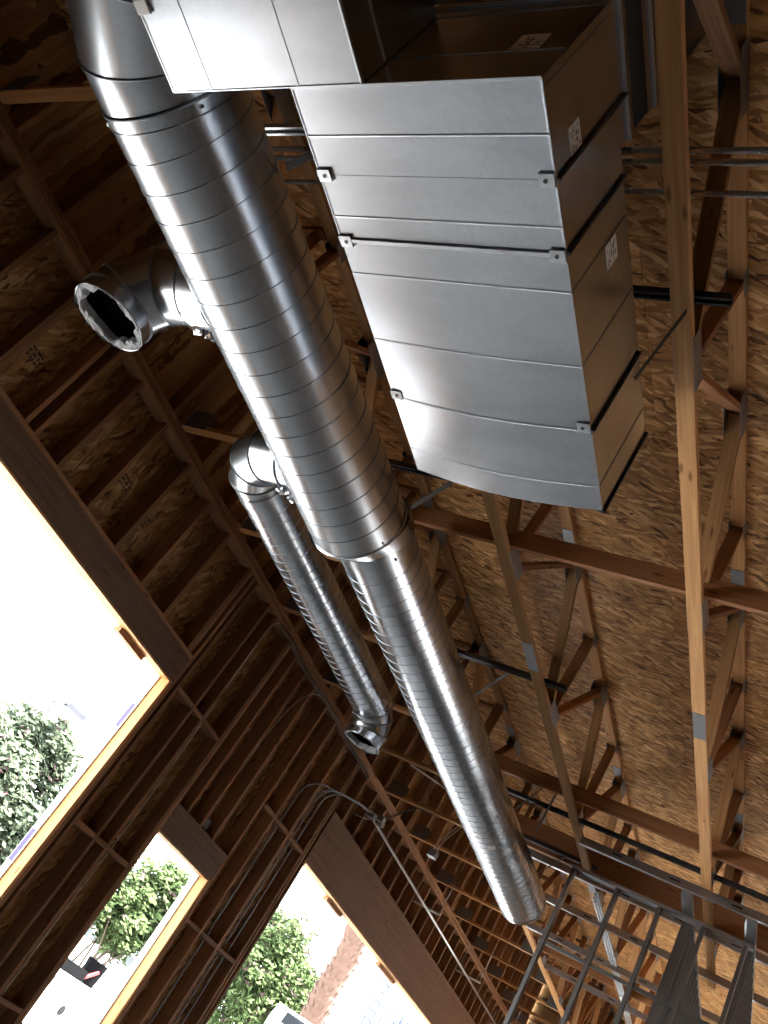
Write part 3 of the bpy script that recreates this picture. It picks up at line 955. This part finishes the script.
# paper labels with printed lines
def label_quad(o_, e1, e2, n, w, h, seed):
    rr = random.Random(seed)
    e1, e2, n, o_ = Vector(e1), Vector(e2), Vector(n), Vector(o_)
    def rect(a0, a1, c0, c1, off, off2):
        p = [o_ + e1 * a + e2 * c + n * f for f in (off2, off) for a, c in ((a0, c0), (a1, c0), (a1, c1), (a0, c1))]
        return p, [(0, 1, 2, 3), (7, 6, 5, 4), (0, 4, 5, 1), (1, 5, 6, 2), (2, 6, 7, 3), (3, 7, 4, 0)]
    b_ = MB(); b_.add(*rect(0, w, 0, h, 0.002, 0.0005)); lab = b_.build('paper_label', 'paper', bx)
    b_ = MB()
    for k in range(5):
        y0 = h * (0.10 + 0.17 * k)
        a = w * 0.08
        while a < w * 0.9:
            l_ = rr.uniform(0.05, 0.22) * w
            if rr.random() < 0.62:
                b_.add(*rect(a, min(a + l_, w * 0.93), y0, y0 + h * rr.uniform(0.03, 0.07), 0.0026, 0.002))
            a += l_ + w * 0.04
    for k in range(3):
        a = w * rr.uniform(0.2, 0.7); c_ = h * rr.uniform(0.2, 0.7)
        b_.add(*rect(a, a + w * 0.03, c_, c_ + h * 0.25, 0.0027, 0.002))
    b_.build('label_print', 'ink', lab)
label_quad((1.285, Q0, 2.575), (1, 0, 0), (0, 0, 1), (0, -1, 0), 0.09, 0.083, 1)
label_quad((1.806, Q0, 2.748), (1, 0, 0), (0, 0, 1), (0, -1, 0), 0.11, 0.10, 2)
label_quad((A0, 1.49, 2.648), (0, -1, 0), (0, 0, 1), (-1, 0, 0), 0.10, 0.11, 3)
# faint horizontal creases on the near face
for z in (2.645, 2.965):
    box('face_crease', A0 - 0.003, A0 + 0.001, Q0 + 0.01, Q1 - 0.01, z - 0.003, z + 0.003, 'box', bx)

# ---------------------------------------------------------------- second rectangular box, closer overhead
b2 = empty('rectangular_plenum', (0.2, 2.37, 2.45), 'rectangular sheet metal plenum at the top edge joining the big round duct', 'duct')
c0, c1, d0, d1 = -0.6, 1.062, 1.932, 2.815
quad('bottom_sheet', [(c0, d0, K0), (c0, d1, K0), (c1, d1, K0), (c1, d0, K0)], 'box', b2)
quad('right_sheet', [(c0, d0, K0), (c1, d0, K0), (c1, d0, K1), (c0, d0, K1)], 'box', b2)
quad('left_sheet', [(c0, d1, K0), (c0, d1, K1), (c1, d1, K1), (c1, d1, K0)], 'box', b2)
quad('far_sheet', [(c1, d0, K0), (c1, d1, K0), (c1, d1, K1), (c1, d0, K1)], 'box', b2)
quad('near_sheet', [(c0, d0, K0), (c0, d0, K1), (c0, d1, K1), (c0, d1, K0)], 'box', b2)
quad('top_sheet', [(c0, d0, K1), (c1, d0, K1), (c1, d1, K1), (c0, d1, K1)], 'box', b2)
for y in (2.617, 2.203):
    box('stiffening_bead', c0 + 0.01, c1 - 0.004, y - 0.006, y + 0.006, K0 - 0.0022, K0 + 0.001, 'box', b2)
box('far_edge_hem', c1 - 0.004, c1 + 0.003, d0, d1, K0 - 0.004, K0 + 0.004, 'box', b2)
for y, s in ((d0, -1), (d1, 1)):
    box('corner_flange', c0, c1, y - 0.005, y + 0.005, K0 - 0.003, K0 + 0.012, 'track', b2)
for y in (d1 - 0.03, d0 + 0.03):
    box('corner_clip', 0.73, 0.78, y - 0.03, y + 0.03, K0 - 0.014, K0 - 0.002, 'paper', b2)
box('side_bead', c0 + 0.01, c1 - 0.01, d0 - 0.005, d0 + 0.001, 2.60, 2.608, 'track', b2)

# ---------------------------------------------------------------- strut channels, hanger straps, conduits overhead
def strut(x, y0, y1, z, mat, label, w=0.041, h=0.041):
    st = MB()
    t = 0.004
    st.box(x - w / 2, x + w / 2, y0, y1, z + h - t, z + h)
    st.box(x - w / 2, x - w / 2 + t, y0, y1, z, z + h - t)
    st.box(x + w / 2 - t, x + w / 2, y0, y1, z, z + h - t)
    st.box(x - w / 2 + t, x - w / 2 + 0.011, y0, y1, z, z + t)
    st.box(x + w / 2 - 0.011, x + w / 2 - t, y0, y1, z, z + t)
    o_ = st.build('strut_channel', mat)
    origin_to(o_, (x, (y0 + y1) / 2, z))
    return props(o_, label, 'strut', 'strut channels across the trusses')
SZ0 = TB + 0.039
strut(1.60, 2.33, 3.78, SZ0, 'track', 'pale strut channel between the big duct and the plenum corner')
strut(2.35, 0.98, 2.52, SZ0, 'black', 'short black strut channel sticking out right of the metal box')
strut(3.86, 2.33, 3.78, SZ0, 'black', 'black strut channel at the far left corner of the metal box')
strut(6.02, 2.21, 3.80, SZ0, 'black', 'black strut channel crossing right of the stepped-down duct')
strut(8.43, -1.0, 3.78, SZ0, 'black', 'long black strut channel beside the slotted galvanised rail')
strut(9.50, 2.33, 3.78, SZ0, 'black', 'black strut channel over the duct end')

def strap(p0, p1, label, w=0.038, mat='strap', side=(1, 0, 0)):
    o_ = board('hanger_strap', p0, p1, w, 0.0025, mat, None, up=Vector(p1).__sub__(Vector(p0)).cross(Vector(side)))
    return props(o_, label, 'strap', 'metal hanger straps')
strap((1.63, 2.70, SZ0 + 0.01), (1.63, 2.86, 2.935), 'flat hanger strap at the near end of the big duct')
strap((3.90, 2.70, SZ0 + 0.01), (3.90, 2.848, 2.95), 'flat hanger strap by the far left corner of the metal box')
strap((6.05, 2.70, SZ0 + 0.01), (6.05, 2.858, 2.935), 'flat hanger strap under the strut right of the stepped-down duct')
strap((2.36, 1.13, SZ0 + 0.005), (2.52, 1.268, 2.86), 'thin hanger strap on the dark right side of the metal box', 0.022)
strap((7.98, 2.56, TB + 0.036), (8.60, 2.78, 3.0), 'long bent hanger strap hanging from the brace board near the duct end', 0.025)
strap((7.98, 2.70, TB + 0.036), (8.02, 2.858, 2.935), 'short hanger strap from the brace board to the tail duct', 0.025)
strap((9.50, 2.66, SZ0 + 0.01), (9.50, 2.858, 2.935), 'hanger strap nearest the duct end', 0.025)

for x, z, lb in ((1.695, TB + 0.055, 'metal conduit nearest the box of three crossing the right truss'), (1.742, TB + 0.055, 'middle metal conduit of three crossing the right truss'), (1.868, TB + 0.055, 'lowest metal conduit of three crossing the right truss')):
    o = pipe('conduit', [(x, -4.0, z), (x, 3.6, z)], 0.0125, 'conduit', n=12)
    props(o, lb, 'conduit', 'conduits crossing the right truss')

# galvanised rails under the trusses
def rail(x, y0, y1, z, label, h=0.075, mat='track'):
    r_ = empty('ceiling_rail', (x, (y0 + y1) / 2, z), label, 'rail', 'galvanised ceiling rails')
    b_ = MB()
    b_.box(x - 0.0015, x + 0.0015, y0, y1, z, z + h)
    b_.box(x + 0.0015, x + 0.045, y0, y1, z, z + 0.002)
    b_.box(x + 0.0015, x + 0.045, y0, y1, z + h - 0.002, z + h)
    b_.build('channel', mat, r_)
    y = y0 + 0.2
    while y < y1 - 0.15:
        box('slot', x - 0.0025, x - 0.0014, y, y + 0.09, z + h * 0.42, z + h * 0.58, 'void', r_)
        y += 0.55
    return r_
RZ = TB - 0.078
rail(8.62, -1.0, 2.36, RZ, 'slotted galvanised rail nearest the viewer, just past the brace board')
rail(9.60, -1.0, 3.55, RZ, 'galvanised rail below the deep reddish beam')
rail(10.85, -1.0, 3.55, RZ, 'galvanised rail between the duct end and the truss end')
rail(12.3, -1.0, 3.55, RZ, 'far galvanised rail seen through the steel studs')
rail(13.9, -1.0, 3.55, RZ, 'farthest galvanised rail seen through the steel studs')

# cross partition of steel studs
PX, PZ = 9.03, 3.00
pf = empty('steel_stud_partition', (PX, 1.6, FLOOR), 'dark steel stud frame with five upright studs and top track', 'partition')
def cstud(name, x, y, z0, z1, parent, web_along_y, w=0.09, fl=0.035, mat='mstud'):
    b_ = MB(); t = 0.002
    if web_along_y:          # web plane spans Y, flanges along X
        b_.box(x - t / 2, x + t / 2, y - w / 2, y + w / 2, z0, z1)
        b_.box(x + t / 2, x + fl, y - w / 2, y - w / 2 + t, z0, z1)
        b_.box(x + t / 2, x + fl, y + w / 2 - t, y + w / 2, z0, z1)
    else:
        b_.box(x - w / 2, x + w / 2, y - t / 2, y + t / 2, z0, z1)
        b_.box(x - w / 2, x - w / 2 + t, y + t / 2, y + fl, z0, z1)
        b_.box(x + w / 2 - t, x + w / 2, y + t / 2, y + fl, z0, z1)
    return b_.build(name, mat, parent)
for y in (2.39, 1.94, 1.53, 1.125, 0.75):
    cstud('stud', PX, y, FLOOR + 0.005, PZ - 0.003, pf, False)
b = MB()
b.box(PX - 0.047, PX + 0.047, 0.70, 2.45, PZ - 0.001, PZ + 0.002)
b.box(PX - 0.049, PX - 0.047, 0.70, 2.45, PZ - 0.03, PZ + 0.002)
b.box(PX + 0.047, PX + 0.049, 0.70, 2.45, PZ - 0.03, PZ + 0.002)
b.build('top_track', 'track', pf)
b = MB(); b.box(PX - 0.015, PX + 0.015, 0.75, 2.45, 2.20, 2.235); b.build('bridging_channel', 'mstud', pf)
b = MB(); b.box(PX - 0.048, PX + 0.048, 0.70, 2.45, FLOOR + 0.001, FLOOR + 0.005); b.build('bottom_track', 'track', pf)

# two long partitions running away from the viewer
for yw, lb in ((1.315, 'long steel stud wall running away, left of the two at the lower right'), (0.755, 'long steel stud wall running away, right of the two at the lower right corner')):
    pw = empty('steel_stud_wall', (11.5, yw, FLOOR), lb, 'partition', 'steel stud walls running away')
    b = MB()
    b.box(8.66, 15.6, yw - 0.047, yw + 0.047, 3.085, 3.088)
    b.box(8.66, 15.6, yw - 0.049, yw - 0.047, 3.045, 3.088)
    b.box(8.66, 15.6, yw + 0.047, yw + 0.049, 3.045, 3.088)
    b.build('top_track', 'track', pw)
    x = 9.25
    while x < 15.5:
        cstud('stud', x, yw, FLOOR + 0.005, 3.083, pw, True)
        x += 0.3
    b = MB(); b.box(8.66, 15.6, yw - 0.047, yw + 0.047, FLOOR + 0.001, FLOOR + 0.004); b.build('bottom_track', 'track', pw)

# bundle of bright conduits strapped under the middle truss
for k in range(3):
    y = 2.340 + 0.033 * k
    o = pipe('conduit', [(9.9 + 0.15 * k, y, TB - 0.018), (19.5, y, TB - 0.018)], 0.0145, 'track', n=10)
    props(o, 'bright conduit in the bundle under the middle truss, %s from the right' % ORD[k], 'conduit', 'bundled conduits')
for x in (10.3, 11.9, 13.5):
    b = MB(); b.box(x - 0.02, x + 0.02, 2.315, 2.425, TB - 0.0315, TB - 0.0295)
    b.box(x - 0.02, x + 0.02, 2.315, 2.317, TB - 0.0295, TB + 0.03); b.box(x - 0.02, x + 0.02, 2.4245, 2.4265, TB - 0.0295, TB - 0.003)
    o = b.build('conduit_strap', 'plate'); origin_to(o, (x, 2.37, TB - 0.03))
    props(o, 'small metal strap holding the conduit bundle, %s along it' % ORD[int((x - 10.3) / 1.6 + 0.1)], 'strap', 'bundle straps')

# ---------------------------------------------------------------- wiring on the left wall
JB = Vector((9.43, 4.83, 2.70))
for k, (xw, zt, dy) in enumerate(((8.30, 2.36, 0.0), (8.60, 2.44, 0.02), (8.68, 2.47, 0.045), (8.80, 2.50, 0.07))):
    p_low = (xw, WY + 0.05, FLOOR + 0.02)
    p_a = Vector((xw, WY + 0.05, zt - 0.12))
    arc = bezier(p_a, p_a + Vector((0, 0, 0.12)), Vector((xw + 0.02, WY - 0.02, zt + 0.10)), Vector((xw + 0.20, WY - 0.09, zt + 0.15)), 10)
    tgt = JB + Vector((-0.10, -0.05 + dy * 1.4, 0.0)) if k else Vector((9.5, 4.70, 2.72))
    end_ = bezier(arc[-1], arc[-1] + Vector((0.15, -0.05, 0.04)), tgt + Vector((-0.25, 0.06, -0.01)), tgt, 8)
    o = pipe('riser_conduit', [p_low] + arc + end_[1:], 0.0075, 'plate', n=8)
    props(o, 'thin metal conduit bending off the wall by the third opening, %s from the left' % ORD[k], 'conduit', 'conduits up the left wall')
jb = empty('junction_box', JB - Vector((0, 0, 0.05)), 'cluster of grey junction boxes where the wall conduits meet', 'junction box')
for dx, dy, s in ((0, 0, 0.05), (0.13, -0.07, 0.045), (-0.03, -0.14, 0.04)):
    box('box_body', JB.x + dx - s, JB.x + dx + s, JB.y + dy - s, JB.y + dy + s, JB.z - 0.03, JB.z + 0.03, 'plate', jb)
pipe('whip', bezier(JB + Vector((0.1, -0.05, 0.02)), JB + Vector((0.2, -0.2, 0.1)), JB + Vector((0.0, -0.3, 0.4)), (9.92, 4.35, 3.16), 16), 0.006, 'cable', jb, 6)
pipe('whip', bezier(JB, JB + Vector((-0.05, -0.1, -0.08)), JB + Vector((-0.1, 0.05, -0.1)), JB + Vector((-0.2, 0.12, -0.12)), 8), 0.003, 'white_cable', jb, 5)
lr = empty('hanging_conduit_run', (14, 4.85, 2.68), 'long bright conduit with short crossbars hanging along the left wall', 'conduit')
pipe('long_tube', [(9.50, 4.83, 2.69), (20.6, 4.90, 2.69)], 0.016, 'bright', lr, 10)
for x in (12.26, 15.1, 18.0):
    pipe('crossbar', [(x, 4.64, 2.705), (x, 5.07, 2.705)], 0.016, 'bright', lr, 8)
    for y in (4.66, 5.05):
        pipe('drop_rod', [(x, y, 2.70), (x, y, PL0 + 0.05 if y > 5 else PL1 + 0.7)], 0.004, 'conduit', lr, 6)
hb = empty('hanging_switch_box', (9.78, 4.11, 2.68), 'small grey electrical box hanging on two cables left of the tail duct', 'electrical box')
box('box_body', 9.73, 9.83, 4.06, 4.16, 2.67, 2.75, 'plate', hb)
for dy in (-0.02, 0.02):
    pipe('cable', bezier((9.78, 4.11 + dy, 2.75), (9.80, 4.10 + dy, 2.95), (9.9, 4.06 + dy, 3.05), (9.88, 4.0 + dy, 3.20), 10), 0.005, 'white_cable', hb, 6)
# dark cable bundle looping under the plates
for k in range(2):
    dz = -0.045 * k
    pts = [(6.28 + 0.02 * k, WY - 0.03, 3.05 + dz)] + [(x, WY - 0.035 - 0.01 * k + 0.01 * math.sin(x * 3), 3.06 + dz + 0.012 * math.sin(x * 5 + k)) for x in (6.6, 6.9, 7.2, 7.5, 7.8, 8.1, 8.4, 8.7, 9.0, 9.3)]
    o = pipe('cable', pts, 0.008, 'cable', n=6)
    props(o, ('upper' if k == 0 else 'lower') + ' dark cable stapled along the wall plates', 'cable', 'dark cables along the plates')
o = pipe('drop_cable', bezier((6.30, WY - 0.02, 3.05), (6.05, WY - 0.01, 3.02), (6.35, WY + 0.01, 2.2), (6.30, WY + 0.03, 0.2), 20) + [Vector((6.30, WY + 0.03, -1.0))], 0.004, 'white_cable', n=6)
props(o, 'thin pale cable dropping down the wall right of the first opening', 'cable', 'pale drop cables')
o = pipe('drop_cable', bezier((7.62, WY - 0.03, 3.04), (7.1, WY - 0.02, 3.04), (7.15, WY + 0.02, 2.3), (7.17, WY + 0.03, 1.36), 20), 0.004, 'white_cable', n=6)
props(o, 'thin pale cable looping down to the dark outlet box', 'cable', 'pale drop cables')
ob = empty('outlet_box', (7.17, WY + 0.03, 1.30), 'small dark outlet box on a stud above the middle opening', 'electrical box')
box('box_body', 7.12, 7.22, WY + 0.01, WY + 0.07, 1.292, 1.39, 'matt_black', ob)
box('box_lip', 7.112, 7.228, WY + 0.003, WY + 0.01, 1.30, 1.382, 'cable', ob)
o = pipe('white_hook_cable', bezier((8.55, 4.30, 3.12), (8.75, 4.10, 3.14), (8.9, 3.9, 3.15), (8.85, 3.74, 3.08), 12), 0.009, 'white_cable', n=8)
props(o, 'white bent conduit end between the branch mouth and the tail duct', 'conduit')

# ---------------------------------------------------------------- outside: trees, palm, lamp, vehicles, house
GZ = FLOOR - 0.13
def tree(name, base, trunks, blobs, n, leaf, mat, label, seed, group=None):
    rr = random.Random(seed)
    t = empty(name, base, label, 'tree', group)
    b_ = MB()
    for pts, r in trunks:
        b_.tube(pts, [r * (1 - 0.7 * i / (len(pts) - 1)) for i in range(len(pts))], 7)
    b_.build('trunk', 'bark', t, True)
    b_ = MB()
    tot = sum(q[3] ** 2 for q in blobs)
    for cx, cy, cz, R in blobs:
        cl = [Vector((rr.gauss(0, 1), rr.gauss(0, 1), rr.gauss(0, 1))).normalized() * (rr.random() ** 0.4) * R for _ in range(max(6, int(60 * R)))]
        for _ in range(int(n * R * R / tot)):
            c = Vector((cx, cy, cz)) + rr.choice(cl) + Vector((rr.gauss(0, 1), rr.gauss(0, 1), rr.gauss(0, 1))) * R * 0.12
            e1 = Vector((rr.gauss(0, 1), rr.gauss(0, 1), rr.gauss(0, 0.7))).normalized() * leaf * rr.uniform(0.7, 1.3)
            e2 = e1.orthogonal().normalized() * leaf * 0.5
            b_.add([c - e1, c + e2, c + e1, c - e2], [(0, 1, 2, 3)])
    props(b_.build('foliage', mat, t), kind='stuff')
    return t
tb = Vector((16.2, 16.5, GZ))
tree('shade_tree', tb, [([tb, tb + Vector((0.1, 0, 1.2)), tb + Vector((0.6, -0.3, 2.6))], 0.18), ([tb + Vector((0.05, 0, 0.9)), tb + Vector((-0.8, 0.2, 1.9)), tb + Vector((-1.6, 0.3, 3.0))], 0.13), ([tb + Vector((0.1, 0, 1.3)), tb + Vector((1.2, 0.5, 2.3)), tb + Vector((1.9, 0.4, 3.2))], 0.10)],
     [(15.9, 16.5, 1.3, 1.7), (15.0, 16.5, 1.9, 1.2), (16.8, 16.2, 2.2, 1.1), (15.6, 16.4, 2.7, 0.9), (17.0, 16.5, 0.9, 1.0), (14.4, 16.5, 0.8, 1.3)],
     24000, 0.10, 'leaf_grey', 'large grey-green leafy tree outside the first opening', 21)
t2 = Vector((17.9, 13.1, GZ))
def stems(p, k, h, sp, rr):
    return [([p + Vector((rr.uniform(-.12, .12), rr.uniform(-.12, .12), 0)), p + Vector((rr.uniform(-sp, sp) * .5, rr.uniform(-sp, sp) * .5, h * .5)), p + Vector((rr.uniform(-sp, sp), rr.uniform(-sp, sp), h))], 0.045) for _ in range(k)]
rr_ = random.Random(4)
tree('crape_myrtle', t2, stems(t2, 9, 2.5, 0.7, rr_), [(18.1, 13.1, 1.40, 0.85), (18.9, 13.0, 1.75, 0.75), (17.5, 13.2, 0.95, 0.75), (18.5, 13.1, 0.85, 0.7), (19.3, 13.0, 1.2, 0.7), (18.0, 13.1, 0.55, 0.55)],
     12000, 0.085, 'leaf', 'small flowering tree with many slim stems outside the middle opening', 22, 'flowering trees')
t3 = Vector((25.0, 13.1, GZ))
tree('crape_myrtle', t3, stems(t3, 9, 3.2, 1.0, rr_), [(24.5, 13.1, 2.9, 0.95), (25.2, 13.1, 2.1, 1.2), (26.3, 13.0, 2.0, 0.95), (24.0, 13.1, 1.8, 1.0), (25.8, 13.0, 1.2, 1.1), (24.6, 13.1, 0.9, 1.0), (26.9, 13.0, 1.2, 0.8)],
     15000, 0.10, 'leaf', 'flowering tree outside the third opening, left of the palm trunk', 23, 'flowering trees')
# palm trunk with its crown
pb = Vector((22.2, 10.05, GZ))
pt = empty('palm_tree', pb, 'thick palm trunk with rough reddish bark outside the third opening', 'palm tree')
b = MB()
H_ = 8.5
pts = [pb + Vector((0.04 * math.sin(i * 0.7), 0.03 * math.cos(i), H_ * i / 40)) for i in range(41)]
b.tube(pts, [0.31 + 0.015 * ((i % 2) * 2 - 1) + (0.02 if i > 24 else -0.02) for i in range(41)], 18)
b.build('trunk', 'palm', pt, False)
b = MB()
rr = random.Random(8)
for i in range(14, 40):                          # stubs of cut fronds
    for k in range(11):
        a = 2 * PI * (k + 0.5 * (i % 2)) / 11 + rr.uniform(-.1, .1)
        c = pts[i] + Vector((math.cos(a), math.sin(a), 0)) * 0.32
        o_ = Vector((math.cos(a), math.sin(a), 0)); s_ = Vector((-math.sin(a), math.cos(a), 0)) * 0.06
        b.add([c - s_ - o_ * .04, c + s_ - o_ * .04, c + s_ * .6 + o_ * .015 + Vector((0, 0, .14)), c - s_ * .6 + o_ * .015 + Vector((0, 0, .14)), c - o_ * .05 + Vector((0, 0, .12))], [(0, 1, 2, 3), (0, 3, 4), (1, 4, 2), (2, 4, 3)])
props(b.build('bark_stub', 'palm', pt), kind='stuff')
b = MB()
for k in range(26):
    a = 2 * PI * k / 26 + rr.uniform(-.1, .1); el = rr.uniform(-0.3, 1.1)
    c = pts[-1]
    prev = c
    d = Vector((math.cos(a) * math.cos(el), math.sin(a) * math.cos(el), math.sin(el)))
    for j in range(6):
        nx_ = prev + d * 0.42
        d = (d + Vector((0, 0, -0.22))).normalized()
        w_ = Vector((-math.sin(a), math.cos(a), 0)) * (0.16 - 0.02 * j)
        b.add([prev - w_, prev + w_, nx_ + w_, nx_ - w_], [(0, 1, 2, 3)])
        prev = nx_
b.build('frond', 'leaf', pt)
# street lamp
lp = Vector((23.3, 25.0, GZ))
sl = empty('street_lamp', lp, 'street lamp with a boxy grey head above the large tree', 'street lamp')
pipe('pole', [lp, lp + Vector((0, 0, 7.15))], 0.07, 'lamp_grey', sl, 8)
pipe('arm', [lp + Vector((0, 0, 7.15)), lp + Vector((0.15, -0.05, 7.32)), lp + Vector((0.5, -0.2, 7.42))], 0.04, 'lamp_grey', sl, 6)
board('lamp_head', lp + Vector((0.45, -0.18, 7.42)), lp + Vector((1.25, -0.5, 7.40)), 0.40, 0.20, 'lamp_grey', sl)
# white pickup parked along the wall
pk = empty('pickup_truck', (9.3, 8.5, GZ), 'white pickup truck bed with open black tool chest outside the middle opening', 'truck')
b = MB(); b.box(7.6, 11.10, 7.62, 9.35, -1.10, -0.42); b.build('bed_side', 'white_paint', pk)
b = MB(); b.box(7.6, 11.12, 7.58, 7.76, -0.42, -0.35); b.box(7.6, 11.12, 9.2, 9.38, -0.42, -0.35); b.box(11.0, 11.12, 7.76, 9.2, -0.42, -0.36); b.build('bed_rail', 'white_paint', pk)
b = MB(); b.box(11.085, 11.15, 7.70, 9.25, -1.05, -0.44); b.build('tailgate', 'white_paint', pk)
b = MB(); b.tube([(10.476, 7.625, -0.69), (10.476, 7.608, -0.69)], 0.055, 14); b.build('fuel_door', 'black', pk)
b = MB()
vs = [(5.6, 7.65, -1.1), (7.6, 7.65, -1.1), (7.6, 7.65, -0.40), (7.35, 7.85, 0.22), (6.2, 7.85, 0.22), (5.7, 7.65, -0.40)]
b.add(vs + [(x, 17.0 - y, z) for x, y, z in vs], [(0, 1, 2, 3, 4, 5), (11, 10, 9, 8, 7, 6)] + [(i, 6 + i, 6 + (i + 1) % 6, (i + 1) % 6) for i in range(6)])
b.build('cab', 'white_paint', pk)
for x in (6.3, 9.9):
    for y in (7.62, 9.18):
        b = MB(); b.tube([(x, y, GZ + 0.38), (x, y + 0.22, GZ + 0.38)], 0.38, 24); b.build('wheel', 'tyre', pk)
tcx = empty('tool_chest', (10.1, 8.0, -0.42), 'open black tool chest standing in the white pickup bed', 'tool box')
b = MB(); b.box(9.55, 10.75, 7.80, 8.30, -0.419, -0.22); b.build('chest', 'matt_black', tcx)
b = MB(); b.add([(9.55, 8.30, -0.22), (10.75, 8.30, -0.22), (10.75, 8.46, 0.20), (9.55, 8.46, 0.20), (9.55, 8.33, -0.22), (10.75, 8.33, -0.22), (10.75, 8.49, 0.20), (9.55, 8.49, 0.20)],
              [(0, 1, 2, 3), (7, 6, 5, 4), (0, 4, 5, 1), (1, 5, 6, 2), (2, 6, 7, 3), (3, 7, 4, 0)]); b.build('lid', 'matt_black', tcx)
bu = empty('bucket', (11.0, 7.95, -0.42), 'black bucket with a red handle at the tail of the pickup bed', 'bucket')
b = MB(); b.tube([(11.0, 7.95, -0.355), (11.0, 7.95, -0.06)], [0.12, 0.15], 20); b.build('tub', 'matt_black', bu)
b = MB(); b.tube([(10.79, 7.86, -0.30), (10.95, 7.82, -0.16)], 0.022, 8); b.build('handle', 'red', bu)
# white van, seen from behind
vn = empty('van', (20.5, 8.0, GZ), 'white van roof corner with dark rear window below the palm', 'van')
b = MB(); b.box(18.05, 23.2, 7.1, 8.98, GZ + 0.35, 0.85); b.add([(18.05, 7.1, 0.85), (18.05, 8.98, 0.85), (23.2, 8.98, 0.85), (23.2, 7.1, 0.85), (18.2, 7.25, 1.14), (18.12, 8.95, 1.14), (22.0, 8.8, 1.14), (22.0, 7.25, 1.14)],
                                                            [(0, 4, 5, 1), (1, 5, 6, 2), (2, 6, 7, 3), (3, 7, 4, 0), (4, 7, 6, 5)]); b.build('body', 'white_paint', vn)
b = MB(); b.box(18.03, 18.05, 7.3, 8.65, 0.1, 0.84); b.build('rear_window', 'dark_glass', vn)
b = MB(); b.add([(18.045, 7.3, 0.86), (18.045, 8.7, 0.86), (18.095, 8.7, 1.08), (18.15, 7.35, 1.08), (18.06, 7.3, 0.86), (18.06, 8.7, 0.86), (18.11, 8.7, 1.08), (18.17, 7.35, 1.08)], [(0, 1, 2, 3), (7, 6, 5, 4), (0, 4, 5, 1), (1, 5, 6, 2), (2, 6, 7, 3), (3, 7, 4, 0)]); b.build('rear_upper_glass', 'dark_glass', vn)
for x in (19.0, 22.2):
    for y in (7.12, 8.74):
        b = MB(); b.tube([(x, y, GZ + 0.36), (x, y + 0.22, GZ + 0.36)], 0.36, 20); b.build('wheel', 'tyre', vn)
# long low house
hs = empty('low_building', (55, 40, GZ), 'long pale building with a row of small windows and grey roof in the distance', 'building')
b = MB(); b.box(42, 75, 40, 48, GZ, 1.25); b.build('wall', 'siding', hs)
b = MB(); b.add([(41.5, 39.5, 1.25), (75.5, 39.5, 1.25), (75.5, 48.5, 1.25), (41.5, 48.5, 1.25), (41.5, 44, 2.7), (75.5, 44, 2.7)], [(0, 1, 5, 4), (2, 3, 4, 5), (0, 4, 3), (1, 2, 5), (0, 3, 2, 1)]); b.build('roof', 'roof_grey', hs)
for k in range(22):
    x = 43 + k * 1.45
    f = box('window', x, x + 1.0, 39.93, 40.0, 0.40, 1.05, 'roof_grey', hs)
# pale blue lattice tower far off
bt = empty('blue_tower', (53.5, 20, GZ), 'pale blue lattice frame in the distance under the deep header', 'tower')
for x in (52.4, 53.5, 54.6, 55.8):
    for y in (19.4, 21):
        pipe('post', [(x, y, GZ), (x, y, 7.0)], 0.09, 'blue_paint', bt, 6)
for z in (5.0, 5.5, 6.0, 6.5, 7.0):
    for y in (19.4, 21):
        pipe('bar', [(52.3, y, z), (55.9, y, z + 0.1)], 0.07, 'blue_paint', bt, 6)
for k in range(6):
    pipe('brace', [(52.4 + 0.55 * k, 19.4, 5.0), (52.9 + 0.55 * k, 19.4, 7.0)], 0.06, 'blue_paint', bt, 6)

# ---------------------------------------------------------------- lift everything from eye-level measure to the floor
for o in list(sc.objects):
    if o.parent is None and o.type in {'MESH', 'EMPTY'}:
        o.location.z += EYE
